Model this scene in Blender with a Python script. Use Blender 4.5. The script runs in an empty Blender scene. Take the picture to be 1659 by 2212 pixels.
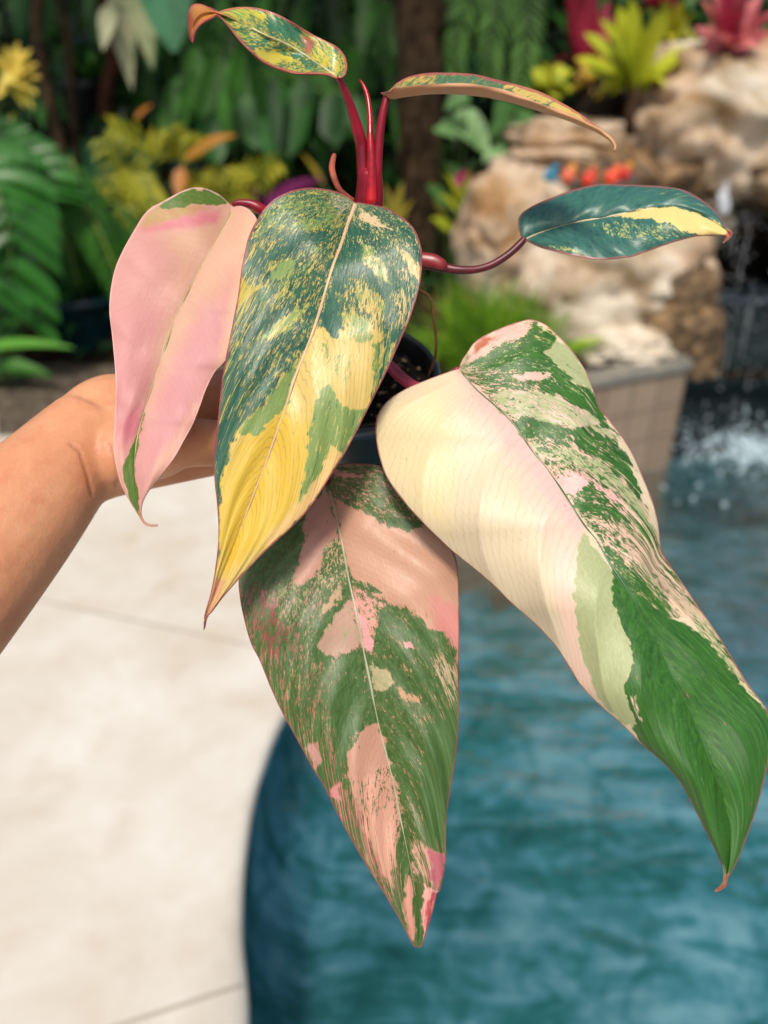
import bpy, bmesh, math, random
import numpy as np
from mathutils import Vector, Matrix, noise as mn
from mathutils.geometry import tessellate_polygon
R = math.radians
random.seed(7); np.random.seed(7)
scene = bpy.context.scene
col = scene.collection

# ------------------------------------------------------------------ camera
CAMH = 1.55
PITCH = R(30)
T = 0.662                       # tan of half the vertical field of view
cd = bpy.data.cameras.new('camera'); cam = bpy.data.objects.new('camera', cd); col.objects.link(cam)
cam.location = (0, 0, CAMH); cam.rotation_euler = (R(90) - PITCH, 0, 0)
cd.sensor_fit = 'VERTICAL'; cd.sensor_height = 36; cd.lens = 18 / T
cd.clip_start = 0.02; cd.clip_end = 400
cd.dof.use_dof = True; cd.dof.focus_distance = 0.425; cd.dof.aperture_fstop = 4.0
scene.camera = cam
# ------------------------------------------------------------------ light
SUN_EL, SUN_AZ = R(60), R(188)          # azimuth measured from +Y clockwise
w = bpy.data.worlds.new('World'); scene.world = w; w.use_nodes = True
nt = w.node_tree; bg = nt.nodes['Background']
sky = nt.nodes.new('ShaderNodeTexSky'); sky.sky_type = 'NISHITA'; sky.sun_disc = False
sky.sun_elevation = SUN_EL; sky.sun_rotation = SUN_AZ; sky.dust_density = 4.0; sky.air_density = 1.0; sky.ozone_density = 0.6
nt.links.new(sky.outputs[0], bg.inputs[0]); bg.inputs[1].default_value = 0.105
sd = bpy.data.lights.new('sun', 'SUN'); sd.energy = 2.8; sd.angle = R(11); sd.color = (1, .93, .82)
so = bpy.data.objects.new('sun', sd); col.objects.link(so)
sdir = Vector((math.sin(SUN_AZ)*math.cos(SUN_EL), math.cos(SUN_AZ)*math.cos(SUN_EL), math.sin(SUN_EL)))
so.rotation_euler = sdir.to_track_quat('Z', 'Y').to_euler()
scene.view_settings.view_transform = 'Standard'; scene.view_settings.look = 'None'
scene.view_settings.exposure = 0.30; scene.view_settings.gamma = 1

# ------------------------------------------------------------------ helpers
CF = Vector((0, math.cos(PITCH), -math.sin(PITCH))); CU = Vector((0, math.sin(PITCH), math.cos(PITCH))); CR = Vector((1, 0, 0))
CO = Vector((0, 0, CAMH))
def at(px, py, d):
    return CO + d*(CF + CR*((px-829.5)/1106*T) + CU*((1106-py)/1106*T))
def ground(px, py, z=0.0):
    r = CF + CR*((px-829.5)/1106*T) + CU*((1106-py)/1106*T)
    return CO + r*((z-CAMH)/r.z)
def aty(px, py, y):                       # point on the ray at world y
    r = CF + CR*((px-829.5)/1106*T) + CU*((1106-py)/1106*T)
    return CO + r*(y/r.y)
def C(h, k=1.0):
    v = [int(h[i:i+2], 16)/255 for i in (0, 2, 4)]
    return tuple(min(1, k*(c/12.92 if c <= .04045 else ((c+.055)/1.055)**2.4)) for c in v)
def C4(h, k=1.0): return C(h, k) + (1,)

class N:                                   # tiny node helper
    def __init__(s, name):
        s.m = bpy.data.materials.new(name); s.m.use_nodes = True; s.t = s.m.node_tree
        s.t.nodes.clear(); s.out = s.t.nodes.new('ShaderNodeOutputMaterial')
    def n(s, typ, **kw):
        x = s.t.nodes.new('ShaderNode'+typ)
        for k, v in kw.items():
            if hasattr(x, k): setattr(x, k, v)
            else: s.set(x, k.replace('_', ' '), v)
        return x
    def set(s, x, k, v):
        i = x.inputs[k]
        if isinstance(v, bpy.types.NodeSocket): s.t.links.new(v, i)
        else: i.default_value = v
    def l(s, a, b): s.t.links.new(a, b)
    def math(s, op, a, b=None, c=None, clamp=False):
        x = s.t.nodes.new('ShaderNodeMath'); x.operation = op; x.use_clamp = clamp
        for i, v in enumerate((a, b, c)):
            if v is None: continue
            if isinstance(v, bpy.types.NodeSocket): s.l(v, x.inputs[i])
            else: x.inputs[i].default_value = v
        return x.outputs[0]
    def mix(s, f, a, b, mode='MIX'):
        x = s.t.nodes.new('ShaderNodeMix'); x.data_type = 'RGBA'; x.blend_type = mode
        for i, v in ((0, f), (6, a), (7, b)):
            if isinstance(v, bpy.types.NodeSocket): s.l(v, x.inputs[i])
            else: x.inputs[i].default_value = v if i == 0 else (tuple(v)+(1,))[:4]
        return x.outputs[2]
    def attr(s, name):
        x = s.t.nodes.new('ShaderNodeAttribute'); x.attribute_name = name; return x
    def noise(s, vec, scale, detail=4, rough=.55, dist=0, out='Fac'):
        x = s.t.nodes.new('ShaderNodeTexNoise')
        if vec is not None: s.l(vec, x.inputs['Vector'])
        x.inputs['Scale'].default_value = scale; x.inputs['Detail'].default_value = detail
        x.inputs['Roughness'].default_value = rough; x.inputs['Distortion'].default_value = dist
        return x.outputs[out]
    def mapping(s, vec, scale=(1,1,1), loc=(0,0,0), rot=(0,0,0)):
        x = s.t.nodes.new('ShaderNodeMapping'); s.l(vec, x.inputs[0])
        x.inputs['Scale'].default_value = scale; x.inputs['Location'].default_value = loc; x.inputs['Rotation'].default_value = rot
        return x.outputs[0]
    def ramp(s, f, stops):
        x = s.t.nodes.new('ShaderNodeValToRGB'); s.l(f, x.inputs[0]); e = x.color_ramp.elements
        while len(e) < len(stops): e.new(.5)
        for i, (p, c) in enumerate(stops):
            e[i].position = p; e[i].color = (tuple(c)+(1,))[:4]
        return x.outputs[0]
    def obj(s):
        return s.n('TexCoord').outputs['Object']
    def bump(s, h, strength=.3, dist=.01, nrm=None):
        x = s.t.nodes.new('ShaderNodeBump'); s.l(h, x.inputs['Height'])
        x.inputs['Strength'].default_value = strength; x.inputs['Distance'].default_value = dist
        if nrm: s.l(nrm, x.inputs['Normal'])
        return x.outputs[0]
    def pbsdf(s, base, rough=.5, spec=.5, normal=None, **kw):
        x = s.t.nodes.new('ShaderNodeBsdfPrincipled')
        s.set(x, 'Base Color', base if isinstance(base, bpy.types.NodeSocket) else (tuple(base)+(1,))[:4])
        s.set(x, 'Roughness', rough); s.set(x, 'Specular IOR Level', spec)
        if normal: s.l(normal, x.inputs['Normal'])
        for k, v in kw.items(): s.set(x, k.replace('_', ' '), v)
        return x.outputs[0]
    def done(s, sh, disp=None):
        s.l(sh, s.out.inputs[0]); return s.m

def plain(name, base, rough=.5, spec=.5, nscale=None, c2=None, bs=.2, bd=.002, **kw):
    k = N(name); b = base; nrm = None
    if nscale:
        f = k.noise(k.obj(), nscale, 6, .6); b = k.mix(k.math('MULTIPLY_ADD', f, 3, -1, clamp=True), base, c2 or [x*.6 for x in base])
        nrm = k.bump(f, bs, bd)
    return k.done(k.pbsdf(b, rough, spec, nrm, **kw))

def tag(o, label=None, cat=None, group=None, kind=None):
    if label: o['label'] = label
    if cat: o['category'] = cat
    if group: o['group'] = group
    if kind: o['kind'] = kind
    return o
def empty(name, loc):
    o = bpy.data.objects.new(name, None); col.objects.link(o); o.location = loc; o.empty_display_size = .05
    return o
def link(name, me, mats, parent=None):
    o = bpy.data.objects.new(name, me); col.objects.link(o)
    for m in (mats if isinstance(mats, (list, tuple)) else [mats]): me.materials.append(m)
    if parent is not None:
        o.parent = parent
        p = parent; loc = Vector((0, 0, 0))
        while p is not None: loc += p.location; p = p.parent
        o.location = -loc                   # meshes are written in world coordinates
    return o
class MB:                                   # collects geometry in world coordinates
    def __init__(s): s.v = []; s.f = []; s.a = []; s.mi = []; s.cur = 0; s.var = .5
    def add(s, vs, fs, var=None):
        o = len(s.v); s.v += [tuple(p) for p in vs]; s.f += [tuple(i+o for i in f) for f in fs]
        s.a += [s.var if var is None else var]*len(vs); s.mi += [s.cur]*len(fs)
    def build(s, name, mats, parent=None, smooth=True, recalc=False):
        me = bpy.data.meshes.new(name); me.from_pydata(s.v, [], s.f)
        a = me.attributes.new('var', 'FLOAT', 'POINT'); a.data.foreach_set('value', s.a)
        me.polygons.foreach_set('material_index', s.mi)
        if smooth: me.polygons.foreach_set('use_smooth', [True]*len(s.f))
        if recalc:
            b = bmesh.new(); b.from_mesh(me); bmesh.ops.recalc_face_normals(b, faces=b.faces); b.to_mesh(me); b.free()
        me.update()
        return link(name, me, mats, parent)
    def tube(s, pts, rad, seg=12, caps=True, flat=1.0, var=None, sub=0):
        P = [Vector(p) for p in pts]; r = list(rad) if hasattr(rad, '__len__') else [rad]*len(P)
        if sub: P, r = spline3(P, r, sub)
        tan = [(P[min(i+1, len(P)-1)]-P[max(i-1, 0)]).normalized() for i in range(len(P))]
        nrm = tan[0].orthogonal().normalized()
        if flat != 1.0:
            nrm = (CF - tan[0]*CF.dot(tan[0])).normalized()
        vs = []; fs = []
        for i, (p, t) in enumerate(zip(P, tan)):
            nrm = (nrm - t*nrm.dot(t)).normalized(); b = t.cross(nrm)
            for j in range(seg):
                a = 2*math.pi*j/seg; vs.append(p + (nrm*math.cos(a)*flat + b*math.sin(a))*r[i])
        n = len(P)
        for i in range(n-1):
            for j in range(seg):
                k = (j+1) % seg; fs.append((i*seg+j, i*seg+k, (i+1)*seg+k, (i+1)*seg+j))
        if caps:
            vs.append(P[0]-tan[0]*r[0]*.6); vs.append(P[-1]+tan[-1]*r[-1]*.6); c0 = len(vs)-2
            for j in range(seg):
                k = (j+1) % seg; fs.append((c0, k, j)); fs.append((c0+1, (n-1)*seg+j, (n-1)*seg+k))
        s.add(vs, fs, var)
    def lathe(s, O, axis, prof, seg=64, var=None):
        axis = Vector(axis).normalized(); u = axis.orthogonal().normalized(); v = axis.cross(u)
        vs = []; fs = []
        for (r, h) in prof:
            for j in range(seg):
                a = 2*math.pi*j/seg; vs.append(Vector(O)+axis*h+(u*math.cos(a)+v*math.sin(a))*r)
        for i in range(len(prof)-1):
            for j in range(seg):
                k = (j+1) % seg; fs.append((i*seg+j, i*seg+k, (i+1)*seg+k, (i+1)*seg+j))
        s.add(vs, fs, var)
    def ball(s, c, r, sc=(1,1,1), var=None, nu=10, nv=7):
        vs = [(c[0], c[1], c[2]+r*sc[2])]; fs = []
        for i in range(1, nv):
            th = math.pi*i/nv
            for j in range(nu):
                a = 2*math.pi*j/nu
                vs.append((c[0]+r*sc[0]*math.sin(th)*math.cos(a), c[1]+r*sc[1]*math.sin(th)*math.sin(a), c[2]+r*sc[2]*math.cos(th)))
        vs.append((c[0], c[1], c[2]-r*sc[2])); L = len(vs)-1
        for j in range(nu):
            k = (j+1) % nu; fs.append((0, 1+j, 1+k)); fs.append((L, 1+(nv-2)*nu+k, 1+(nv-2)*nu+j))
            for i in range(nv-2): fs.append((1+i*nu+j, 1+(i+1)*nu+j, 1+(i+1)*nu+k, 1+i*nu+k))
        s.add(vs, fs, var)
    def blade(s, base, d, n, L, W, droop=.4, seg=7, prof='lance', fold=.25, var=None, wave=0):
        """one leaf: tapered, folded along its spine and bending towards the ground"""
        d = Vector(d).normalized(); n = Vector(n); p = Vector(base); var = random.random() if var is None else var
        vs = []; fs = []; st = L/seg
        side = d.cross(n)
        if side.length < 1e-3: side = d.orthogonal()
        side.normalize()
        for i in range(seg+1):
            t = i/seg; nn = side.cross(d).normalized()
            if prof == 'lance': wd = math.sin(math.pi*min(1, t**.75))*(1-t*.15)+.02
            elif prof == 'strap': wd = min(1, .45+t*3)*(1-max(0, (t-.7)/.3)**1.6)+.02
            elif prof == 'oval': wd = math.sin(math.pi*min(1, .06+.94*t**.62))**.75 if t < 1 else .02
            elif prof == 'heart': wd = (1-t**1.7)*min(1, .55+t*4)+.01
            else: wd = 1-t
            wd *= W/2; f = fold*wd*(1+wave*math.sin(i*2.3))
            vs += [p-side*wd+nn*f, p-nn*f*.3, p+side*wd+nn*f]
            d = (d+Vector((0, 0, -1))*droop*st/L*(1+t)).normalized()
            p = p + d*st
            side = (side - d*side.dot(d)).normalized()
        for i in range(seg):
            a = i*3; fs += [(a, a+1, a+4, a+3), (a+1, a+2, a+5, a+4)]
        s.add(vs, fs, var)
        return p
def spline3(P, r, sub):
    n = len(P); Q = []; q = []
    for i in range(n-1):
        p0 = P[max(i-1, 0)]; p1 = P[i]; p2 = P[i+1]; p3 = P[min(i+2, n-1)]
        for k in range(sub):
            t = k/sub
            Q.append(.5*((2*p1)+(p2-p0)*t+(2*p0-5*p1+4*p2-p3)*t*t+(3*p1-p0-3*p2+p3)*t**3)); q.append(r[i]*(1-t)+r[i+1]*t)
    Q.append(P[-1]); q.append(r[-1]); return Q, q
def poly_fill(mb, pts):                     # flat polygon from a list of 3D points
    tri = tessellate_polygon([[Vector(p) for p in pts]])
    mb.add(pts, [tuple(t) for t in tri])
def rp(px, d): return px*d/1670.6           # a length in photo pixels at depth d, in metres
# ------------------------------------------------------------------ variegated leaf builder
def resample(pts, n):
    P = np.array(pts, float); m = len(P); out = []
    E = np.vstack([2*P[0]-P[1], P, 2*P[-1]-P[-2]])
    for i in range(m-1):
        p0, p1, p2, p3 = E[i], E[i+1], E[i+2], E[i+3]
        for k in range(12):
            t = k/12; out.append(.5*((2*p1)+(p2-p0)*t+(2*p0-5*p1+4*p2-p3)*t*t+(3*p1-p0-3*p2+p3)*t**3))
    out.append(P[-1]); out = np.array(out)
    s = np.concatenate([[0], np.cumsum(np.hypot(*np.diff(out, axis=0).T))]); s /= s[-1]
    q = np.linspace(0, 1, n)
    return np.stack([np.interp(q, s, out[:, 0]), np.interp(q, s, out[:, 1])], 1)
def curve1(vals, q):                        # smooth interpolation through equally spaced values
    v = np.array(vals, float); m = len(v); x = np.clip(q, 0, 1)*(m-1); i = np.clip(x.astype(int), 0, m-2); f = x-i; f = f*f*(3-2*f)
    return v[i]*(1-f)+v[i+1]*f
def vnoise(x, y, seed=0):
    xi = np.floor(x).astype(int); yi = np.floor(y).astype(int); fx = x-xi; fy = y-yi
    fx = fx*fx*(3-2*fx); fy = fy*fy*(3-2*fy)
    def h(a, b):
        n = (a*374761393 + b*668265263 + seed*1442695) & 0xffffffff
        n = ((n ^ (n >> 13))*1274126177) & 0xffffffff
        return ((n ^ (n >> 16)) & 0xffff)/65535.0
    return (h(xi, yi)*(1-fx)+h(xi+1, yi)*fx)*(1-fy)+(h(xi, yi+1)*(1-fx)+h(xi+1, yi+1)*fx)*fy
def sdist(px, py, poly):                    # signed distance, positive inside
    P = np.array(poly, float); n = len(P); d = np.full(px.shape, 1e9); ins = np.zeros(px.shape, bool)
    for i in range(n):
        a = P[i]; b = P[(i+1) % n]; e = b-a; wx = px-a[0]; wy = py-a[1]
        t = np.clip((wx*e[0]+wy*e[1])/max(e@e, 1e-9), 0, 1)
        d = np.minimum(d, np.hypot(wx-e[0]*t, wy-e[1]*t))
        c = ((a[1] > py) != (b[1] > py)) & (px < (b[0]-a[0])*(py-a[1])/((b[1]-a[1]) if b[1] != a[1] else 1e-9)+a[0])
        ins ^= c
    return np.where(ins, d, -d)

def pigment_leaf(name, parent, crop, L, M, Rr, dL, dM, dR, layers, mats, base_g=0, base_m=0, base_pig='d8b060',
                 bL=0, bR=0, und=(0, 8), slant=.16, nT=240, nS=70, label=None, ppm=.42, thick=.0006, warp=7, keep=False):
    x0, y0, sc = crop
    tr = lambda pts: [(x0+sc*a, y0+sc*b) for a, b in pts]
    L_, M_, R_ = resample(tr(L), nT), resample(tr(M), nT), resample(tr(Rr), nT)
    q = np.linspace(0, 1, nT)
    s = np.concatenate([-np.linspace(1, 0, nS), np.linspace(0, 1, nS)[1:]]); nC = len(s); a = np.abs(s)
    a = a**.9
    dl, dm, dr = curve1(dL, q), curve1(dM, q), curve1(dR, q)
    E = np.where(s[None, :, None] < 0, L_[:, None, :], R_[:, None, :])
    X = M_[:, None, :]*(1-a)[None, :, None] + E*a[None, :, None]
    De = np.where(s[None, :] < 0, dl[:, None], dr[:, None])
    D = dm[:, None]*(1-a)[None, :] + De*a[None, :]
    env = np.sin(np.pi*np.clip(q, 0, 1))**.6
    bu = np.where(s < 0, bL, bR)
    D = D - (bu*4*a*(1-a))[None, :]*env[:, None]
    wq = q[:, None]-slant*(a**1.3)[None, :]
    wave = np.sin(2*np.pi*und[1]*wq+1.1*np.sign(s)[None, :])
    if und[0] > .002: wave = 1.5*(np.abs(np.sin(np.pi*und[1]*wq+.6*np.sign(s)[None, :]+.8*(vnoise(q*6, q*0+3, 9)[:, None]-.5)))**.7-.6)
    if und[0] > .002: wave = wave*(1-.75*np.clip((q-.55)/.2, 0, 1))[:, None]
    D = D + und[0]*wave*(a**1.0*(1.15-a))[None, :]*env[:, None]*2
    D = D + .0016*(vnoise(wq*14, a[None, :]*3+np.sign(s)[None, :]*9, 5)-.5)*env[:, None]
    px, py = X[..., 0], X[..., 1]
    k = T/1106
    cx = (px-829.5)*k*D; cy = (1106-py)*k*D
    W = np.stack([cx, D*CF[1]+cy*CU[1], CAMH+D*CF[2]+cy*CU[2]], -1).reshape(-1, 3)
    # distance from the margin in photo pixels, leaf-space coordinates in centimetres
    hw = np.where(s[None, :] < 0, np.hypot(*(L_-M_).T)[:, None], np.hypot(*(R_-M_).T)[:, None])
    cm = 100*ppm/1670.6; Ln = np.hypot(*np.diff(M_, axis=0).T).sum()*cm
    ed = hw*(1-a)[None, :]
    fa = math.sqrt(1+(slant*Ln/(hw.max()*cm*.8))**2)
    wcm = wq*Ln/fa; scm = a[None, :]*hw*cm*fa
    # pigment painting, positions in crop pixels, edges made ragged by noise
    u = (px-x0)/sc; v = (py-y0)/sc; wj = warp/sc
    n1 = vnoise(u*sc/16, v*sc/16, 3)+.5*vnoise(u*sc/6, v*sc/6, 4)-.75
    n2 = vnoise(u*sc/16+50, v*sc/16, 6)+.5*vnoise(u*sc/6+50, v*sc/6, 7)-.75
    uu = u+n1*wj*2; vv = v+n2*wj*2
    g = np.full(u.shape, float(base_g)); m = np.full(u.shape, float(base_m)); pg = np.ones(u.shape+(3,))*np.array(C(base_pig))
    for ly in layers:
        pts, val, fe = ly
        f = fe/sc
        if pts == 'mid': al = np.clip(1-(ed*0+hw*a[None, :])/fe, 0, 1)
        elif pts == 'edge': al = np.clip(1-ed/fe, 0, 1)
        else: al = np.clip(sdist(uu, vv, pts)/(2*f)+.5, 0, 1); al = al*al*(3-2*al)
        if 'g' in val: g = g*(1-al)+val['g']*al
        if 'm' in val: m = m*(1-al)+val['m']*al
        if 'p' in val: pg = pg*(1-al[..., None])+np.array(C(val['p']))*al[..., None]
    me = bpy.data.meshes.new(name)
    idx = np.arange(nT*nC).reshape(nT, nC)
    F = np.stack([idx[:-1, :-1], idx[1:, :-1], idx[1:, 1:], idx[:-1, 1:]], -1).reshape(-1, 4)
    a_ = W[F[:, 2]]-W[F[:, 0]]; b_ = W[F[:, 3]]-W[F[:, 1]]; nn_ = np.cross(a_, b_)
    face = ((np.array(CO)-W[F[:, 0]])*nn_).sum(1)
    if (face[:len(face)//2].sum() < 0) and not keep: F = F[:, ::-1]
    me.from_pydata(W.tolist(), [], F.tolist())
    me.polygons.foreach_set('use_smooth', [True]*len(F))
    for nm, ar in (('g', g), ('m', m), ('ed', ed), ('mid', hw*a[None, :])):
        me.attributes.new(nm, 'FLOAT', 'POINT').data.foreach_set('value', np.ascontiguousarray(ar, dtype=np.float32).ravel())
    vc = np.stack([scm+0*wcm, wcm+0*scm, np.broadcast_to(np.sign(s)[None, :]*5., wcm.shape)], -1)
    me.attributes.new('vc', 'FLOAT_VECTOR', 'POINT').data.foreach_set('vector', vc.astype(np.float32).ravel())
    ca = me.attributes.new('pig', 'FLOAT_COLOR', 'POINT')
    ca.data.foreach_set('color', np.concatenate([pg, np.ones(u.shape+(1,))], -1).astype(np.float32).ravel())
    me.update()
    o = link(name, me, mats, parent)
    if label: o['label'] = label
    md = o.modifiers.new('thickness', 'SOLIDIFY'); md.thickness = thick; md.offset = -1
    md.material_offset = 1; md.material_offset_rim = 2; md.use_rim = True
    mid3 = [Vector(W[i*nC+nS-1]) for i in range(nT)]
    return o, mid3

def leaf_material(name, green, green2, sage, rough=.42, fleck=1.0, edge=('a83c4a'), vein=.35, dust=.3, K=2.6, veinN=4.6, coat=0.0, trans=.16, streak=(1.0, 3.6), edw=2.6, spots=None, mott=.5):
    k = N(name)
    vc = k.attr('vc').outputs['Vector']; g = k.attr('g').outputs['Fac']; m = k.attr('m').outputs['Fac']
    pig = k.attr('pig').outputs['Color']; ed = k.attr('ed').outputs['Fac']
    sv = k.mapping(vc, (streak[0], streak[1], 1))
    nA = k.noise(sv, 1.0, 5, .66, .6); nB = k.noise(k.mapping(vc, (streak[0]*2.6, streak[1]*1.5, 1), (3, 7, 2)), 1.9, 5, .72, .5)
    nC_ = k.noise(k.mapping(vc, (streak[0]*.8, streak[1]*.8, 1), (13, 1, 5)), 1.3, 5, .7, .5)
    comb = k.math('ADD', k.math('MULTIPLY', nA, .38), k.math('MULTIPLY', nB, .62))
    def mask(x, n, hard):
        y = k.math('MULTIPLY_ADD', x, 2.0, -1.0)
        y = k.math('ADD', y, k.math('MULTIPLY', k.math('MULTIPLY_ADD', x, 14, -12.8, clamp=True), 1.8))
        y = k.math('SUBTRACT', y, k.math('MULTIPLY', k.math('MULTIPLY_ADD', x, -14, 1.2, clamp=True), 1.8))
        y = k.math('ADD', y, k.math('MULTIPLY', k.math('SUBTRACT', n, .5), K*3.4))
        return k.math('MULTIPLY_ADD', y, hard, .5, clamp=True)
    mg = mask(g, comb, 2.8); mm = mask(m, k.math('ADD', k.math('MULTIPLY', nC_, .5), k.math('MULTIPLY', nB, .5)), 3)
    soft = k.noise(vc, .9, 3, .5)
    pv = k.mix(k.math('MULTIPLY_ADD', soft, 1.6, -.45, clamp=True), k.mix(.10, pig, (.9, .55, .35), 'MULTIPLY'), pig)
    # fine parallel veins
    sep = k.n('SeparateXYZ'); k.l(vc, sep.inputs[0])
    wob = k.math('MULTIPLY_ADD', k.noise(vc, 1.1, 2, .5), .35, sep.outputs[1])
    ph = k.math('SINE', k.math('MULTIPLY', wob, 2*math.pi*veinN))
    line = k.math('POWER', k.math('MULTIPLY_ADD', ph, .5, .5, clamp=True), 9)
    line = k.math('MULTIPLY', line, k.math('MULTIPLY_ADD', k.noise(k.mapping(vc, (.5, 5, 1)), 1, 2, .5), 3, -.8, clamp=True))
    pv = k.mix(k.math('MULTIPLY', line, vein), pv, (.30, .20, .09))
    sg = k.mix(k.math('MULTIPLY_ADD', nB, 2.2, -.6, clamp=True), sage, [min(1, c*1.45) for c in sage])
    c = k.mix(mm, pv, sg)
    gg = k.mix(k.math('MULTIPLY_ADD', nC_, 3.0, -1.0, clamp=True), green, green2)
    nD = k.noise(k.mapping(vc, (streak[0]*1.4, streak[1]*.9, 1), (31, 17, 3)), 1.5, 6, .75, .6)
    gg = k.mix(k.math('MULTIPLY', k.math('MULTIPLY_ADD', nD, 14, -7.5, clamp=True), mott), gg, k.mix(.45, green2, sage))
    gg = k.mix(k.math('MULTIPLY_ADD', nD, -9, 3.9, clamp=True), gg, [x*.62 for x in green])
    c = k.mix(mg, c, gg)
    if dust:
        d1 = k.noise(vc, 7.5, 4, .8, 1.5); d2 = k.noise(vc, 1.2, 3, .6)
        dm = k.math('MULTIPLY', k.math('MULTIPLY_ADD', d1, 12, -7.3, clamp=True), k.math('MULTIPLY_ADD', d2, 5, -2.3, clamp=True))
        c = k.mix(k.math('MULTIPLY', dm, dust), c, (.75, .8, .78))
    en = k.math('MULTIPLY_ADD', k.noise(vc, 2.2, 2, .5), 3.0, -.6)
    em = k.math('MULTIPLY', k.math('LESS_THAN', ed, k.math('MULTIPLY', k.math('ADD', en, .8), edw)), .75)
    c = k.mix(em, c, C(edge))
    if spots:
        vo = k.n('TexVoronoi'); k.l(vc, vo.inputs[0]); vo.inputs['Scale'].default_value = 1.5; sx = k.n('SeparateColor'); k.l(vo.outputs['Color'], sx.inputs[0])
        sm = k.math('MULTIPLY', k.math('LESS_THAN', vo.outputs['Distance'], k.math('MULTIPLY', sx.outputs[1], .11)), k.math('GREATER_THAN', sx.outputs[0], .62))
        c = k.mix(k.math('MULTIPLY', sm, .7), c, C(spots))
    quilt = k.noise(vc, 2.6, 3, .6); fine = k.noise(vc, 9, 3, .6)
    h = k.math('ADD', k.math('MULTIPLY', line, -.05), k.math('ADD', k.math('MULTIPLY', quilt, 1.2), k.math('MULTIPLY', fine, .10)))
    h = k.math('ADD', h, k.math('MULTIPLY', mg, -.18))
    nr = k.bump(h, .22, .0011)
    rg = k.math('MULTIPLY_ADD', quilt, .25, rough-.18)
    p = k.pbsdf(c, rg, .5, nr)
    if coat: 
        b = k.t.nodes[-1]
        b = [x for x in k.t.nodes if x.bl_idname == 'ShaderNodeBsdfPrincipled'][0]; b.inputs['Coat Weight'].default_value = coat; b.inputs['Coat Roughness'].default_value = .25
    tr = k.n('BsdfTranslucent'); k.l(c, tr.inputs[0]); mx = k.n('MixShader'); mx.inputs[0].default_value = trans
    k.l(p, mx.inputs[1]); k.l(tr.outputs[0], mx.inputs[2])
    return k.done(mx.outputs[0])
def under_material(name, tint, amt=.5):
    k = N(name); pig = k.attr('pig').outputs['Color']; g = k.attr('g').outputs['Fac']
    c = k.mix(amt, k.mix(k.math('MULTIPLY', g, .8), pig, (.12, .2, .08)), tint)
    p = k.pbsdf(c, .5, .4); tr = k.n('BsdfTranslucent'); k.l(c, tr.inputs[0]); mx = k.n('MixShader'); mx.inputs[0].default_value = .15
    k.l(p, mx.inputs[1]); k.l(tr.outputs[0], mx.inputs[2]); return k.done(mx.outputs[0])
rim_red = plain('leaf_margin_red', C('8e3140'), .45)
rim_pale = plain('leaf_margin_pale', C('d9a79a'), .45)
red_stem = plain('crimson_petiole', C('940e28'), .36, .45, 38, C('5c0a1a'), .5, .0008)
dark_stem = plain('maroon_petiole', C('701a2a'), .38, .45, 38, C('401018'), .5, .0008)

def midrib(parent, mid3, px0, px1, ppm, mat, hgt=.55, t0=.0, t1=1.0, lift=.0):
    n = len(mid3); i0 = int(t0*n); i1 = int(t1*(n-1)); idx = list(range(i0, i1+1, 4)); mb = MB(); pts = []; rad = []
    for i in idx:
        t = i/(n-1); toward = (CO-mid3[i]).normalized()
        pts.append(mid3[i]+toward*lift); rad.append(rp((px0*(1-t)+px1*t)/2, ppm))
    mb.tube(pts, rad, 8, True, flat=hgt)
    return mb.build('midrib', mat, parent)
def petiole(parent, pts, rad, mat, label=None, sub=6):
    mb = MB(); mb.tube([at(*p) for p in pts], [rp(r, p[2]) for r, p in zip(rad, pts)], 14, True, sub=sub)
    o = mb.build('petiole', mat, parent)
    if label: o['label'] = label
    return o

# ------------------------------------------------------------------ the potted plant
O = at(765, 803, .53)                      # centre of the pot's rim
TILT = R(17)
AX = Vector((0.0, -math.sin(TILT), math.cos(TILT)))
RP = .0575
plant = empty('potted_plant', O-AX*.095)
tag(plant, 'variegated philodendron with crimson stems in a small black pot held over the pool', 'potted plant')
pot_m = plain('black_pot_plastic', C('090b0f'), .38, .4, 90, C('050608'), .06, .0006)
mb = MB()
prof = [(0, -.094), (.036, -.094), (.039, -.092), (.041, -.086), (.0545, -.014), (.0555, -.012), (.0575, -.011), (.0582, -.008), (.0582, -.001), (.0574, .0008), (.0555, .0008), (.0545, -.001), (.0535, -.012), (.050, -.03), (.0, -.031)]
mb.lathe(O, AX, prof, 96); pot = mb.build('nursery_pot', pot_m, plant)
mb = MB(); ring = [(.0570, -.0012), (.0586, -.0008), (.0594, -.0022), (.0594, -.0085), (.0582, -.0105), (.0572, -.010)]
mb.lathe(O, AX, ring, 96); mb.build('rim', plain('pot_rim_plastic', C('25364e'), .3, .5), pot)
# soil
soil_m = plain('dark_potting_mix', C('17110c'), .9, .2, 240, C('050403'), .8, .003)
mb = MB(); u = AX.orthogonal().normalized(); v = AX.cross(u); vs = []; fs = []
nr_, ns_ = 22, 60
for i in range(nr_):
    for j in range(ns_):
        r = .0532*i/(nr_-1); a = 2*math.pi*j/ns_; p = O+(u*math.cos(a)+v*math.sin(a))*r
        vs.append(p+AX*(-.017+.005*mn.fractal(p*160, .8, 2, 4)))
for i in range(nr_-1):
    for j in range(ns_): k_ = (j+1) % ns_; fs.append((i*ns_+j, (i+1)*ns_+j, (i+1)*ns_+k_, i*ns_+k_))
mb.add(vs, fs); soil = mb.build('soil', soil_m, plant)
mb = MB()
for i in range(90):
    a = random.uniform(0, 6.3); r = .05*math.sqrt(random.random()); mb.ball(O+(u*math.cos(a)+v*math.sin(a))*r-AX*.013, random.uniform(.0006, .0018), nu=6, nv=4)
mb.build('perlite', plain('pale_perlite_bits', C('8a7c66'), .9, .2, 200, C('50402c')), soil)
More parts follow.
